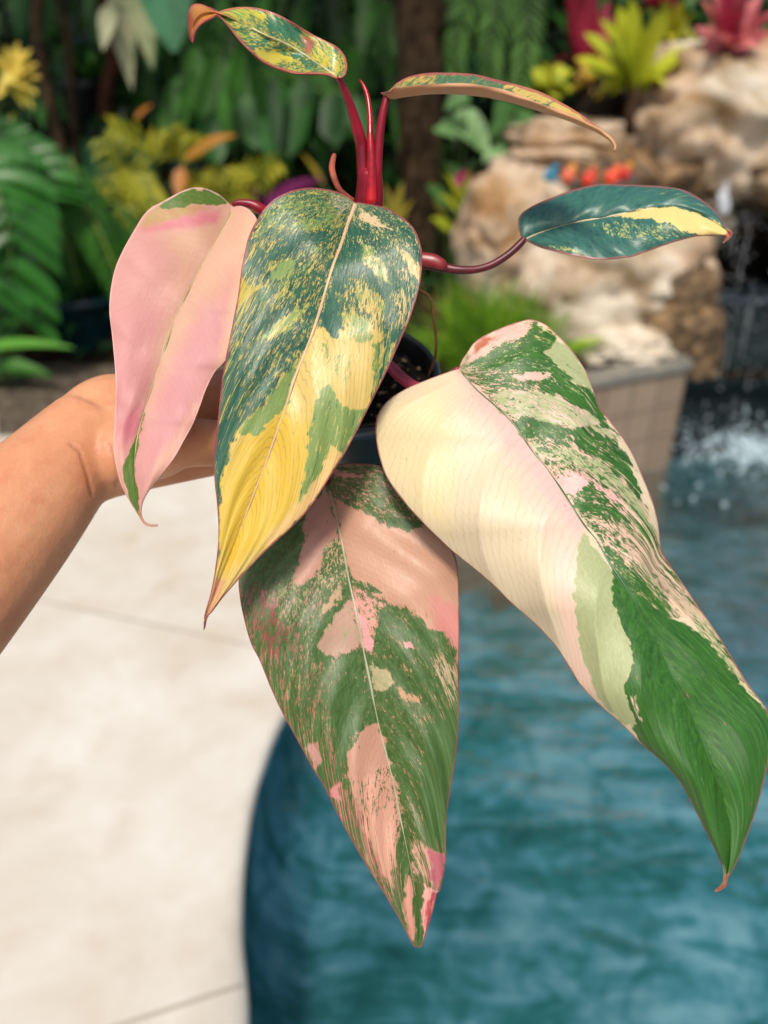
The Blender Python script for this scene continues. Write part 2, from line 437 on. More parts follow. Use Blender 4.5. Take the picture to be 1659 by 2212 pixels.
# stem and sheaths
mb = MB(); mb.tube([O-AX*.03, O-AX*.01+Vector((.004, 0, 0)), at(778, 640, .495), at(792, 500, .47), at(798, 430, .462), at(799, 370, .455)], [.0075, .0075, .007, .0075, .0085, .007], 18, True, sub=6)
stem = mb.build('stem', red_stem, plant)
mb = MB(); mb.tube([at(802, 440, .455), at(803, 360, .45), at(800, 300, .447), at(799, 250, .447), at(794, 210, .447), at(785, 184, .447), at(777, 172, .447)], [rp(13, .45), rp(11, .45), rp(7.5, .45), rp(6, .45), rp(5, .45), rp(3, .45), rp(.6, .45)], 14, True, sub=6)
sh = mb.build('new_shoot', plain('bright_red_shoot', C('b8101f'), .25, .5, 70, C('7a0a18')), plant); sh['label'] = 'bright red unopened shoot between the upper stems'
mb = MB(); mb.tube([at(764, 432, .45), at(748, 421, .448), at(733, 408, .447), at(722, 385, .446), at(717, 362, .446), at(720, 342, .446), at(723, 333, .446)], [rp(x, .45) for x in (3.5, 4.5, 6, 7, 7, 6, 4)], 10, True, sub=5, flat=.5)
dr = mb.build('dry_sheath', plain('dry_brown_sheath', C('a0503a'), .6, .3, 90, C('6a2c1e'), .4, .001), plant); dr['label'] = 'curled brown dry sheath left of the red stem'
mb = MB(); mb.tube([at(895, 620, .475), at(906, 627, .475), at(924, 637, .475), at(934, 656, .475), at(937, 689, .476), at(942, 735, .48), at(939, 775, .485), at(925, 812, .50)], [rp(3.2, .47)]*8, 8, True, sub=5)
rt = mb.build('aerial_root', plain('brown_aerial_root', C('5a3a1c'), .7, .3, 90, C('3a2410')), plant)

# --- materials of the seven leaves
MA = leaf_material('upper_left_leaf', C('2f6b52'), C('4a8262'), C('7d9a50'), .36, K=2.4, vein=.15, edge='c05a58', trans=.25, edw=2.6)
MBm = leaf_material('upper_right_leaf', C('47704e'), C('5a7f58'), C('8a9650'), .36, K=2.4, vein=.15, edge='b05055', trans=.22, edw=3.5)
MC = leaf_material('teal_leaf', C('2a5c55'), C('42766a'), C('557f4e'), .44, K=2.2, vein=.1, edge='9a5a55', dust=.25)
MD = leaf_material('pink_leaf', C('4d6a1e'), C('5c7a2c'), C('a58a5a'), .62, K=1.6, vein=.10, edge='e8b8ac', dust=.1, veinN=3.2, trans=.22, edw=2)
ME = leaf_material('yellow_green_leaf', C('194a40'), C('33684f'), C('708748'), .44, K=2.9, vein=.55, edge='963a4e', dust=.9)
MF = leaf_material('pink_flecked_leaf', C('36521e'), C('4d703a'), C('8c8e66'), .52, K=2.7, vein=.28, edge='96454c', dust=.2, spots='8a3a34', edw=1.8)
MG = leaf_material('cream_green_leaf', C('1e4e16'), C('38701f'), C('969d72'), .54, K=2.5, vein=.2, edge='a5595c', dust=.35, veinN=3.4, streak=(1.0, 3.6), trans=.12, spots='b0565a', mott=.25, edw=1.7)
UA = under_material('orange_underside', C('c9803f'), .85)
UB = under_material('coral_underside', C('cc8f70'), .75)
UG = under_material('pale_underside', C('b6ac80'), .4)
# A: upper left
cA = (368.7, 0, .6)
A_up = [(604, 279), (618, 276), (630, 262), (634, 235), (625, 200), (600, 170), (560, 148), (500, 118), (450, 88), (400, 58), (350, 38), (300, 27), (250, 25), (200, 32), (165, 42), (130, 22), (100, 13), (75, 20), (63, 50), (62, 100), (68, 140), (76, 153)]
A_lo = [(600, 281), (585, 276), (560, 268), (500, 265), (440, 262), (380, 245), (330, 220), (290, 185), (250, 145), (215, 100), (190, 70), (170, 52), (150, 63), (128, 73), (108, 87), (92, 106), (83, 128), (77, 153)]
A_mi = [(602, 280), (540, 235), (480, 195), (420, 160), (350, 130), (280, 95), (220, 65), (168, 47), (140, 42), (112, 48), (90, 66), (77, 100), (72, 130), (76, 153)]
layA = [([(440, 190), (560, 195), (600, 250), (520, 255)], {'g': .75}, 12),
        ([(170, 50), (260, 90), (330, 130), (420, 165), (330, 190), (260, 150), (200, 90)], {'g': .5}, 12),
        ([(310, 175), (360, 185), (440, 205), (430, 218), (340, 222), (310, 200)], {'g': 0, 'm': 0, 'p': 'd8cc50'}, 5),
        ([(490, 160), (560, 170), (610, 220), (600, 250), (560, 240), (510, 200)], {'g': .22, 'p': 'd8c84e'}, 10),
        ([(460, 125), (510, 140), (520, 165), (500, 200), (475, 170)], {'p': 'b06a58', 'g': .25, 'm': 0}, 8),
        ([(200, 30), (300, 25), (330, 50), (250, 60)], {'g': .25, 'p': 'cfd048'}, 10),
        ([(380, 60), (470, 100), (480, 170), (420, 140), (340, 90)], {'g': .85}, 12),
        ([(165, 30), (176, 60), (160, 80), (40, 200), (30, 0), (120, -10)], {'g': 0, 'm': 0, 'p': 'd08c42'}, 4),
        ([(60, 20), (72, 60), (82, 150), (60, 170), (40, 100)], {'p': 'c86a4c'}, 5)]
lf, mid = pigment_leaf('leaf', plant, cA, A_lo, A_mi, A_up, [.425, .415, .40, .40, .415], [.43, .425, .41, .405, .425], [.425, .43, .425, .42, .44], layA, [MA, UA, rim_red], .48, .45, 'cfc04a', -.004, -.004, (.002, 5), ppm=.42, nT=200, nS=50,
     label='small green and yellow flecked leaf at the top with an orange curled tip')
midrib(lf, mid, 5, 2, .42, plain('pale_green_vein', C('c4b88a'), .4), .5, .01, .55)
petiole(lf, [(788, 440, .46), (783, 330, .452), (775, 290, .447), (757, 228, .438), (738, 180, .431), (731, 168, .43)], [14, 14, 13, 9.5, 7, 7], red_stem)
# B: upper right, channelled, seen from the side
B_far = [(790, 330), (800, 312), (820, 295), (860, 275), (920, 263), (980, 261), (1050, 263), (1100, 268), (1170, 285), (1250, 305), (1330, 330), (1400, 365), (1460, 400), (1510, 435), (1550, 465), (1580, 490), (1598, 515), (1601, 532), (1598, 546)]
B_near = [(790, 333), (800, 318), (850, 310), (950, 303), (1050, 302), (1120, 308), (1200, 325), (1280, 355), (1360, 385), (1430, 410), (1500, 445), (1550, 470), (1584, 498), (1599, 520), (1600, 533), (1597, 547)]
B_mid = [(757, 332), (795, 352), (850, 345), (920, 337), (1000, 335), (1080, 340), (1160, 352), (1240, 370), (1320, 395), (1400, 420), (1480, 450), (1540, 476), (1578, 500), (1594, 520), (1598, 533), (1597, 546)]
layB = [([(780, 330), (820, 290), (900, 262), (1000, 258), (960, 290), (880, 300), (820, 312)], {'g': .35, 'm': .2, 'p': 'c8a850'}, 10),
        ([(1180, 300), (1300, 300), (1420, 360), (1600, 500), (1600, 560), (1500, 450), (1350, 385), (1230, 335)], {'g': .12, 'm': .1, 'p': 'd8c068'}, 8)]
def bandB(p):  # the near half shows its underside: orange all over
    return p
lf, mid = pigment_leaf('leaf', plant, cA, B_near, B_mid, B_far, [.432, .420, .412, .405, .402], [.440, .432, .424, .413, .403], [.446, .452, .446, .425, .404], layB, [MBm, UB, rim_red], .8, .3, 'c0a850', .003, -.003, (.0015, 4), ppm=.42, nT=200, nS=40, slant=.05, keep=True,
     label='slender arching leaf at upper right with a peach underside')
petiole(lf, [(806, 440, .46), (814, 370, .453), (819, 300, .447), (826, 250, .443), (834, 215, .441), (836, 205, .441)], [10, 11, 10, 8.5, 7.5, 8], red_stem)
# C: teal leaf at right
cC = (847.9, 353.9, .4889)
C_up = [(578, 333), (562, 305), (555, 250), (575, 215), (630, 180), (700, 150), (780, 120), (850, 100), (920, 88), (1000, 90), (1080, 92), (1180, 98), (1270, 110), (1330, 135), (1390, 175), (1440, 220), (1470, 265), (1503, 300), (1500, 318), (1485, 334), (1466, 350)]
C_lo = [(580, 340), (600, 346), (650, 370), (720, 388), (800, 405), (880, 420), (960, 422), (1050, 412), (1120, 390), (1180, 368), (1250, 345), (1340, 322), (1420, 319), (1465, 318), (1470, 330), (1458, 348)]
C_mi = [(579, 336), (650, 305), (740, 275), (830, 255), (920, 240), (1010, 222), (1100, 205), (1200, 195), (1270, 195), (1340, 215), (1400, 245), (1450, 275), (1488, 306), (1484, 325), (1462, 349)]
layC = [([(860, 262), (1010, 250), (1210, 262), (1330, 318), (1180, 350), (1050, 350), (930, 300)], {'g': .62, 'm': .35}, 12),
        ([(690, 355), (800, 375), (860, 400), (760, 392)], {'g': .35}, 6),
        ([(1120, 110), (1300, 125), (1420, 210), (1440, 240), (1330, 190), (1180, 140)], {'g': .72, 'm': .4}, 12),
        ([(985, 236), (1100, 203), (1200, 193), (1285, 193), (1350, 220), (1400, 245), (1450, 272), (1510, 303), (1470, 322), (1400, 322), (1345, 320), (1290, 300), (1240, 278), (1205, 258), (1150, 247), (1080, 240)], {'g': 0, 'm': 0, 'p': 'e6cf86'}, 2.5),
        ([(1478, 290), (1520, 300), (1500, 360), (1440, 360), (1462, 325)], {'g': 0, 'm': 0, 'p': 'b4544a'}, 3), ('edge', {'p': 'b08070', 'g': .6}, 3)]
lf, mid = pigment_leaf('leaf', plant, cC, C_lo, C_mi, C_up, [.475, .452, .445, .45, .452], [.475, .468, .46, .455, .45], [.475, .485, .48, .465, .452], layC, [MC, UG, rim_pale], 1.0, .2, 'b8c070', .004, .006, (.0015, 6), ppm=.46, nT=200, nS=60, warp=4,
     label='dark teal leaf at right with a pale yellow stripe along its midrib')
midrib(lf, mid, 5, 3, .46, plain('cream_vein', C('cdbb92'), .4), .5, .01, .6)
pt = petiole(lf, [(790, 520, .478), (850, 560, .478), (912, 569, .478), (964, 579, .477), (994, 583, .476), (1029, 582, .476), (1064, 571, .476), (1099, 549, .476), (1124, 526, .476), (1133, 515, .476)], [11, 11, 11, 10, 9, 8, 8, 8, 8, 7], dark_stem)
mb = MB(); mb.tube([at(880, 558, .474), at(905, 559, .473), (at(935, 563, .472)), at(955, 572, .472), at(965, 580, .474)], [rp(12, .475), rp(15, .475), rp(15, .475), rp(12, .475), rp(4, .475)], 14, True, sub=6, flat=.5)
mb.build('winged_sheath', plain('red_sheath', C('7d2028'), .35, .5), plant)
# D: pink leaf
cD = (221.2, 368.7, .3668)
D_l = [(752, 200), (700, 150), (650, 120), (600, 103), (545, 98), (480, 115), (400, 155), (340, 190), (290, 215), (240, 265), (190, 345), (130, 450), (80, 560), (55, 660), (42, 760), (42, 850), (55, 960), (65, 1060), (75, 1180), (78, 1300), (72, 1440), (66, 1560), (65, 1640), (80, 1740), (110, 1850), (150, 1930), (195, 2005), (228, 2058), (250, 2084), (285, 2096), (326, 2092)]
D_r = [(762, 202), (800, 205), (850, 220), (890, 255), (912, 300), (915, 400), (905, 560), (885, 720), (850, 900), (790, 1030), (715, 1130), (660, 1190), (610, 1290), (570, 1400), (530, 1500), (480, 1590), (430, 1680), (370, 1760), (300, 1850), (250, 1930), (232, 1990), (236, 2040), (255, 2070), (288, 2084), (327, 2087)]
D_m = [(757, 205), (745, 270), (700, 350), (620, 500), (530, 660), (450, 820), (390, 980), (330, 1160), (280, 1310), (230, 1470), (200, 1600), (190, 1700), (192, 1800), (205, 1950), (230, 2045), (252, 2077), (287, 2090), (326, 2089)]
layD = [([(700, 200), (860, 200), (930, 400), (700, 700), (400, 1200), (250, 1500), (330, 1000), (560, 560)], {'p': 'd4ac92'}, 35),
        ([(330, 360), (680, 300), (640, 420), (520, 620), (430, 760), (420, 500)], {'p': 'd2a88e'}, 40),
        ([(600, 780), (800, 850), (700, 1100), (500, 1450), (300, 1750), (280, 1500), (420, 1150)], {'p': 'cf9496'}, 35),
        ([(860, 260), (900, 300), (840, 700), (780, 1000), (690, 1150), (780, 700)], {'p': 'e8bc9c'}, 20),
        ([(80, 800), (300, 900), (250, 1300), (90, 1500), (60, 1100)], {'p': 'cf9292'}, 35),
        ([(60, 1580), (120, 1700), (230, 2060), (130, 1950), (60, 1700)], {'p': 'dca898'}, 15),
        ([(560, 1380), (420, 1700), (260, 1900), (330, 1700)], {'p': 'e6b4a2'}, 15),
        ([(110, 1490), (215, 1370), (235, 1480), (190, 1570), (120, 1620)], {'p': 'c4707c'}, 14),
        ([(215, 345), (430, 285), (600, 245), (690, 235), (680, 300), (480, 340), (260, 360)], {'p': 'd08088'}, 10),
        ([(225, 325), (280, 235), (345, 195), (500, 200), (640, 215), (560, 240), (430, 280), (290, 322), (240, 340)], {'p': 'c09066', 'm': .55, 'g': .1}, 9),
        ([(335, 205), (380, 150), (545, 80), (650, 105), (755, 190), (690, 202), (620, 196), (560, 194), (500, 205), (420, 222), (350, 216)], {'g': .97, 'm': 1}, 3),
        ([(540, 96), (600, 100), (590, 125), (555, 120)], {'g': .3, 'm': 0, 'p': 'd8b088'}, 4),
        ([(245, 1400), (232, 1480), (212, 1545), (160, 1640), (124, 1750), (126, 1830), (160, 1930), (222, 2045), (212, 1950), (194, 1800), (196, 1690), (215, 1560), (250, 1440)], {'g': .95, 'm': 1}, 3)]
lf, mid = pigment_leaf('leaf', plant, cD, D_l, D_m, D_r, [.470, .452, .440, .430, .420, .412, .414], [.470, .454, .442, .433, .422, .413, .414], [.470, .455, .442, .434, .422, .412, .414], layD, [MD, UG, rim_pale], 0, 0, 'cf9690', .0028, .0028, (.0006, 5), ppm=.45, warp=3,
     label='large smooth pink leaf at left with a green shoulder patch and hooked tip')
midrib(lf, mid, 5, 3, .45, plain('olive_vein', C('8f8a55'), .45), .35, .02, .93)
petiole(lf, [(790, 500, .475), (680, 492, .485), (620, 480, .48), (578, 462, .474), (560, 450, .471), (540, 441, .470), (515, 438, .4695), (503, 442, .4695)], [11, 11, 11, 13, 12, 10, 7, 5], red_stem)
# E: main yellow and green leaf
cE = (427.6, 390.8, .44)
E_l = [(768, 103), (740, 80), (690, 55), (630, 40), (560, 33), (500, 38), (440, 55), (380, 85), (330, 130), (290, 190), (250, 270), (230, 350), (212, 440), (200, 540), (180, 650), (160, 750), (140, 850), (120, 960), (108, 1060), (98, 1160), (85, 1280), (78, 1380), (82, 1480), (92, 1570), (100, 1680), (98, 1780), (85, 1900), (65, 2010), (40, 2100), (32, 2140), (34, 2165)]
E_r = [(780, 104), (830, 112), (900, 125), (960, 150), (1020, 190), (1065, 240), (1090, 300), (1102, 360), (1100, 430), (1085, 530), (1050, 650), (1010, 750), (970, 840), (930, 930), (880, 1030), (830, 1130), (780, 1230), (720, 1340), (650, 1450), (580, 1560), (520, 1640), (440, 1720), (350, 1800), (260, 1890), (180, 1980), (120, 2050), (75, 2110), (48, 2140), (38, 2166)]
E_m = [(774, 108), (755, 160), (735, 210), (700, 320), (660, 430), (620, 560), (590, 660), (550, 780), (510, 880), (470, 980), (440, 1080), (405, 1180), (360, 1310), (300, 1470), (230, 1650), (160, 1830), (95, 1990), (48, 2120), (36, 2165)]
layE = [([(770, 95), (900, 110), (1080, 240), (1110, 420), (1060, 640), (900, 560), (760, 330)], {'g': .66, 'm': .55, 'p': 'd8c488'}, 20),
        ([(250, 380), (420, 400), (560, 380), (540, 560), (330, 620), (200, 640)], {'g': .56, 'm': .6, 'p': 'c8b860'}, 25),
        ([(440, 60), (600, 60), (700, 130), (690, 210), (560, 200), (420, 230), (300, 260), (330, 160)], {'g': .5, 'm': .75}, 20),
        ([(735, 200), (830, 225), (920, 360), (980, 470), (960, 560), (880, 560), (800, 470), (740, 480), (690, 560), (640, 600), (660, 430)], {'g': .9}, 12),
        ([(650, 545), (700, 620), (740, 640), (735, 680), (705, 735), (672, 775), (608, 728), (612, 640)], {'g': .95}, 4),
        ([(345, 345), (430, 250), (520, 235), (620, 250), (655, 285), (560, 312), (480, 330), (400, 370), (345, 385)], {'g': .9}, 8),
        ([(340, 330), (300, 440), (250, 470), (260, 380)], {'g': .9}, 10),
        ([(420, 540), (600, 420), (640, 440), (590, 620), (560, 700), (440, 700), (330, 700)], {'g': .66}, 16),
        ([(165, 680), (330, 620), (520, 700), (560, 760), (500, 880), (430, 930), (330, 1050), (220, 1160), (100, 1250), (110, 1000)], {'g': .74, 'm': .5}, 14),
        ([(80, 1200), (200, 1160), (170, 1260), (135, 1340), (120, 1480), (95, 1580), (80, 1400)], {'g': .9}, 6),
        ([(880, 560), (980, 590), (1050, 570), (1000, 740), (950, 850), (905, 800), (915, 680)], {'g': .74, 'm': .6}, 12),
        ([(800, 108), (960, 145), (1090, 290), (1098, 400), (1040, 350), (960, 235), (870, 175)], {'g': .76}, 8),
        ([(200, 480), (240, 500), (330, 520), (250, 560), (190, 660), (180, 640)], {'g': .15, 'm': .3, 'p': 'c4b048'}, 8),
        ([(358, 470), (400, 410), (475, 385), (470, 440), (400, 482)], {'g': .05, 'm': 1}, 5),
        ([(470, 190), (560, 205), (700, 150), (690, 180), (600, 235), (480, 235)], {'g': .25, 'm': .8}, 8),
        ([(640, 60), (740, 100), (750, 140), (690, 165), (660, 110)], {'g': .45, 'm': .5, 'p': 'c8b8a0'}, 8),
        ([(310, 782), (400, 690), (548, 600), (520, 650), (420, 740), (350, 778)], {'g': .05, 'm': .55, 'p': 'c8bc60'}, 4),
        ([(370, 580), (450, 500), (500, 480), (430, 560)], {'g': .2, 'm': .3}, 5),
        ([(785, 140), (850, 165), (945, 235), (905, 228), (820, 200)], {'g': .05, 'm': .2, 'p': 'd8c09c'}, 4),
        ([(785, 285), (860, 325), (905, 380), (950, 490), (925, 500), (860, 430), (815, 400)], {'g': .1, 'm': .6, 'p': 'd4c088'}, 5),
        ([(985, 340), (1060, 370), (1092, 440), (1085, 500), (1040, 440)], {'g': .08, 'm': .3, 'p': 'd8bc80'}, 5),
        ([(770, 480), (860, 520), (910, 620), (905, 760), (850, 720), (800, 610)], {'g': .28, 'm': .4, 'p': 'ccb468'}, 10),
        ([(1000, 560), (1070, 560), (1040, 700), (1000, 760)], {'g': .5, 'm': .3, 'p': 'd4b87c'}, 8),
        ([(960, 800), (900, 990), (850, 1090), (860, 900), (900, 790)], {'g': .5, 'm': .6}, 8),
        # the big yellow lower part
        ([(592, 690), (612, 735), (672, 778), (708, 738), (740, 675), (760, 650), (830, 690), (870, 720), (905, 760), (895, 860), (870, 960), (845, 1110), (780, 1240), (650, 1460), (520, 1650), (340, 1820), (110, 2080), (30, 2170), (100, 1850), (105, 1600), (135, 1400), (165, 1290), (220, 1200), (260, 1250), (380, 1150), (430, 1110), (480, 940), (550, 790)], {'g': 0, 'm': 0, 'p': 'd2ba6a'}, 4),
        ([(430, 1120), (550, 1200), (540, 1400), (500, 1560), (470, 1650), (300, 1800), (140, 1930), (110, 1800), (130, 1450), (200, 1280), (330, 1180)], {'p': 'd6b63e'}, 22),
        ([(110, 1480), (150, 1380), (150, 1600), (130, 1800), (105, 1700)], {'p': 'd8bc4c'}, 12),
        ([(780, 1240), (650, 1460), (520, 1650), (340, 1820), (330, 1760), (500, 1580), (640, 1380)], {'p': 'e4c080'}, 12),
        ([(700, 640), (770, 650), (840, 700), (860, 790), (780, 800), (740, 740)], {'m': .7, 'g': .1}, 8),
        ([(600, 780), (640, 800), (650, 880), (620, 900)], {'m': .6}, 8),
        ([(600, 1040), (650, 985), (700, 1100), (760, 1125), (835, 1120), (765, 1250), (700, 1345), (660, 1310), (620, 1400), (560, 1500), (490, 1600), (525, 1440), (548, 1220), (570, 1110)], {'g': .12, 'm': .85}, 6),
        ([(860, 800), (905, 800), (880, 980), (850, 1100), (855, 920)], {'g': .35, 'm': .8}, 6),
        ([(600, 900), (720, 830), (760, 900), (740, 1000), (660, 960)], {'m': .4}, 14),
        ([(495, 880), (470, 980), (445, 1085), (375, 1155), (270, 1255), (205, 1235), (235, 1180), (310, 1130), (420, 965)], {'g': .08, 'm': .95}, 5),
        ([(90, 1960), (130, 1990), (60, 2120), (20, 2180), (40, 2080)], {'p': 'd49a80', 'g': 0, 'm': 0}, 12),
        ]
lf, mid = pigment_leaf('leaf', plant, cE, E_l, E_m, E_r, [.448, .425, .415, .412, .412, .41, .41], [.448, .428, .418, .415, .416, .415, .41], [.448, .428, .42, .418, .418, .414, .41], layE, [ME, UG, rim_red], .62, .5, 'c8b258', .0035, .004, (.0008, 7), ppm=.415, nT=320, nS=90, warp=6, slant=.42,
     label='central upright leaf, dark green flecked above and bright yellow towards its tip')
midrib(lf, mid, 11, .6, .415, plain('pink_cream_vein', C('c9a688'), .4, .5, 120, C('b89a70')), .45, .005, .8, .0002)
petiole(lf, [(790, 520, .47), (778, 470, .462), (766, 443, .453), (758, 437, .449)], [9, 8, 7, 6], red_stem)
mb = MB(); mb.tube([at(443, 1343, .41), at(442, 1354, .41), at(440, 1362, .409)], [rp(3, .41), rp(2, .41), rp(.6, .41)], 8)
mb.build('leaf_tip', plain('dry_tip', C('5a2a30'), .6), lf)
# F: lower pink flecked leaf
cF = (479.2, 958.5, .5168)
F_l = [(438, 165), (400, 175), (340, 225), (280, 300), (180, 400), (105, 480), (72, 560), (75, 640), (90, 720), (120, 830), (160, 910), (200, 1010), (250, 1120), (310, 1230), (370, 1340), (430, 1440), (490, 1560), (560, 1690), (640, 1820), (720, 1950), (770, 2040), (800, 2098), (815, 2105)]
F_r = [(442, 160), (465, 100), (500, 85), (560, 83), (640, 88), (700, 115), (800, 220), (900, 350), (975, 470), (990, 600), (993, 750), (991, 950), (990, 1150), (980, 1300), (955, 1450), (938, 1600), (935, 1750), (915, 1862), (900, 1880), (880, 1960), (850, 2060), (838, 2100), (822, 2106)]
F_m = [(440, 165), (455, 215), (470, 270), (500, 400), (530, 560), (560, 700), (590, 850), (620, 1000), (655, 1170), (690, 1310), (720, 1430), (745, 1560), (775, 1700), (800, 1830), (818, 1960), (820, 2105)]
layF = [([(60, 500), (330, 700), (300, 900), (180, 980), (80, 700)], {'g': .62, 'p': 'a8605c', 'm': .5}, 25),
        ([(110, 640), (300, 640), (320, 860), (180, 900)], {'g': .55, 'p': '8e3a40', 'm': .3}, 30), ([(230, 980), (330, 1000), (360, 1180), (280, 1150)], {'g': .6, 'p': '9c4a3c', 'm': .3}, 20),
        ([(330, 470), (430, 540), (400, 700), (280, 780), (200, 620)], {'g': .58, 'm': .6, 'p': 'b08878'}, 20),
        ([(210, 1000), (420, 900), (520, 1200), (480, 1500), (330, 1250)], {'g': .68, 'p': 'b0705c', 'm': .5}, 20),
        ([(100, 480), (250, 340), (340, 300), (330, 450), (280, 560), (150, 600), (80, 600)], {'g': .88, 'p': '8c3c38'}, 12),
        ([(345, 300), (380, 240), (440, 190), (475, 330), (495, 420), (470, 460), (430, 450), (400, 540), (350, 585), (300, 580), (320, 470), (350, 400)], {'g': .04, 'm': 0, 'p': 'be8e7c'}, 5),
        ([(440, 430), (500, 400), (530, 560), (440, 600), (400, 560)], {'g': .6, 'p': 'c8a888'}, 8),
        ([(455, 200), (520, 250), (570, 275), (650, 320), (700, 345), (780, 365), (835, 335), (975, 440), (1005, 600), (1000, 960), (960, 880), (930, 790), (880, 770), (820, 735), (720, 690), (660, 640), (560, 570), (525, 500)], {'g': 0, 'm': 0, 'p': 'c2967f'}, 5),
        ([(880, 640), (1000, 700), (1000, 960), (955, 860), (900, 770)], {'p': 'cc8480'}, 20),
        ([(530, 560), (620, 580), (690, 625), (600, 610), (560, 590)], {'g': .75, 'm': 0, 'p': 'cfa48c'}, 3),
        ([(440, 150), (470, 80), (560, 70), (700, 100), (830, 300), (838, 345), (780, 368), (700, 345), (640, 300), (560, 260), (480, 235)], {'g': .70, 'm': .3, 'p': 'd29a8c'}, 6),
        ([(450, 110), (520, 120), (600, 125), (560, 140), (470, 135)], {'g': .1, 'p': 'd88c86'}, 3),
        ([(700, 300), (830, 325), (835, 350), (770, 366), (700, 340)], {'g': .95}, 4),
        ([(545, 600), (640, 640), (700, 690), (700, 790), (640, 820), (570, 740)], {'g': .35, 'm': .1, 'p': 'd89c90'}, 6),
        ([(650, 690), (720, 675), (790, 700), (860, 775), (930, 800), (985, 880), (990, 1250), (950, 1560), (900, 1600), (760, 1480), (690, 1300), (650, 1100), (640, 900), (640, 800)], {'g': .87, 'm': .3, 'p': 'b88e70'}, 10),
        ([(900, 860), (975, 960), (990, 1120), (940, 1040), (880, 940)], {'g': .5, 'p': 'c0a88a'}, 12),
        ([(750, 825), (790, 820), (805, 845), (780, 858)], {'g': 0, 'p': 'dc98a0'}, 3),
        ([(740, 1030), (840, 1060), (840, 1090), (760, 1080)], {'g': .3, 'p': 'c09470'}, 5),
        ([(860, 1170), (990, 1150), (960, 1450), (930, 1700), (850, 1600), (840, 1350)], {'g': .97, 'm': 1}, 14),
        ([(380, 880), (410, 740), (520, 620), (530, 660), (450, 800), (395, 900)], {'g': 1}, 5),
        ([(410, 830), (460, 740), (525, 650), (550, 690), (580, 830), (545, 878), (500, 880), (470, 890), (440, 885), (405, 850)], {'g': .03, 'm': .25, 'p': 'b89684'}, 4),
        ([(395, 720), (500, 590), (510, 620), (430, 700)], {'g': .1, 'p': 'b89c80', 'm': .4}, 5),
        ([(540, 640), (570, 700), (605, 760), (640, 830), (615, 880), (590, 840)], {'g': 0, 'm': 0, 'p': 'dca0a0'}, 4),
        ([(618, 900), (700, 960), (725, 1000), (650, 1035), (632, 1000)], {'g': .05, 'm': .5, 'p': 'b8a884'}, 4),
        ([(540, 900), (600, 920), (650, 1170), (560, 1200), (500, 1350), (440, 1100), (480, 950)], {'g': .92}, 12),
        ([(560, 1230), (610, 1180), (642, 1175), (668, 1220), (702, 1340), (640, 1390), (590, 1420), (520, 1400), (530, 1300)], {'g': .08, 'm': 0, 'p': 'be907c'}, 4),
        ([(520, 1400), (640, 1390), (700, 1340), (730, 1450), (745, 1600), (720, 1700), (715, 1850), (670, 1820), (610, 1700), (560, 1560)], {'g': .3, 'm': .2, 'p': 'd09a88'}, 10),
        ([(620, 1560), (720, 1500), (700, 1720), (680, 1830), (630, 1740)], {'g': .08}, 8),
        ([(480, 1400), (560, 1500), (650, 1750), (740, 1960), (640, 1830), (520, 1600), (450, 1450)], {'g': .55, 'p': 'cc7c78'}, 8),
        ([(350, 1270), (400, 1240), (420, 1330), (390, 1370)], {'g': .2, 'm': .2, 'p': 'c09088'}, 6),
        ([(460, 1430), (490, 1420), (500, 1500), (470, 1490)], {'g': .05, 'p': 'd8828c'}, 4),
        ([(790, 1650), (880, 1700), (900, 1860), (800, 1790)], {'g': .45, 'p': 'd4a090'}, 8),
        ([(860, 1690), (935, 1710), (935, 1760), (910, 1860), (875, 1820)], {'g': .1, 'm': 0, 'p': 'b86470'}, 6),
        ([(775, 1790), (800, 1850), (810, 2080), (790, 2080), (760, 1920)], {'g': .1, 'm': .2, 'p': 'cc9080'}, 5),
        ([(805, 1840), (835, 1840), (838, 1960), (830, 2100), (812, 2080)], {'g': .95}, 3),
        ([(838, 1840), (915, 1868), (880, 1990), (840, 2110), (836, 2000)], {'g': 0, 'm': 0, 'p': 'e0a8a0'}, 3),
        ([(870, 1870), (900, 1880), (880, 1960), (850, 2040), (845, 1990), (862, 1940)], {'g': 0, 'p': 'c04c58'}, 5)]
lf, mid = pigment_leaf('leaf', plant, cF, F_l, F_m, F_r, [.480, .458, .448, .444, .440, .436, .434], [.480, .462, .452, .448, .444, .438, .434], [.480, .465, .455, .448, .442, .436, .434], layF, [MF, UG, rim_red], .8, .4, 'c0907a', .006, .006, (.0018, 8), ppm=.45, nT=300, nS=90, warp=6, slant=.34,
     label='lowest hanging leaf, mottled green and salmon pink with a torn narrow tip')
midrib(lf, mid, 7, 3, .45, plain('sage_vein', C('9a9c80'), .4), .4, .02, .9)
petiole(lf, [(770, 810, .54), (745, 905, .475), (715, 985, .47), (706, 1043, .478)], [9, 9, 8, 6], red_stem)
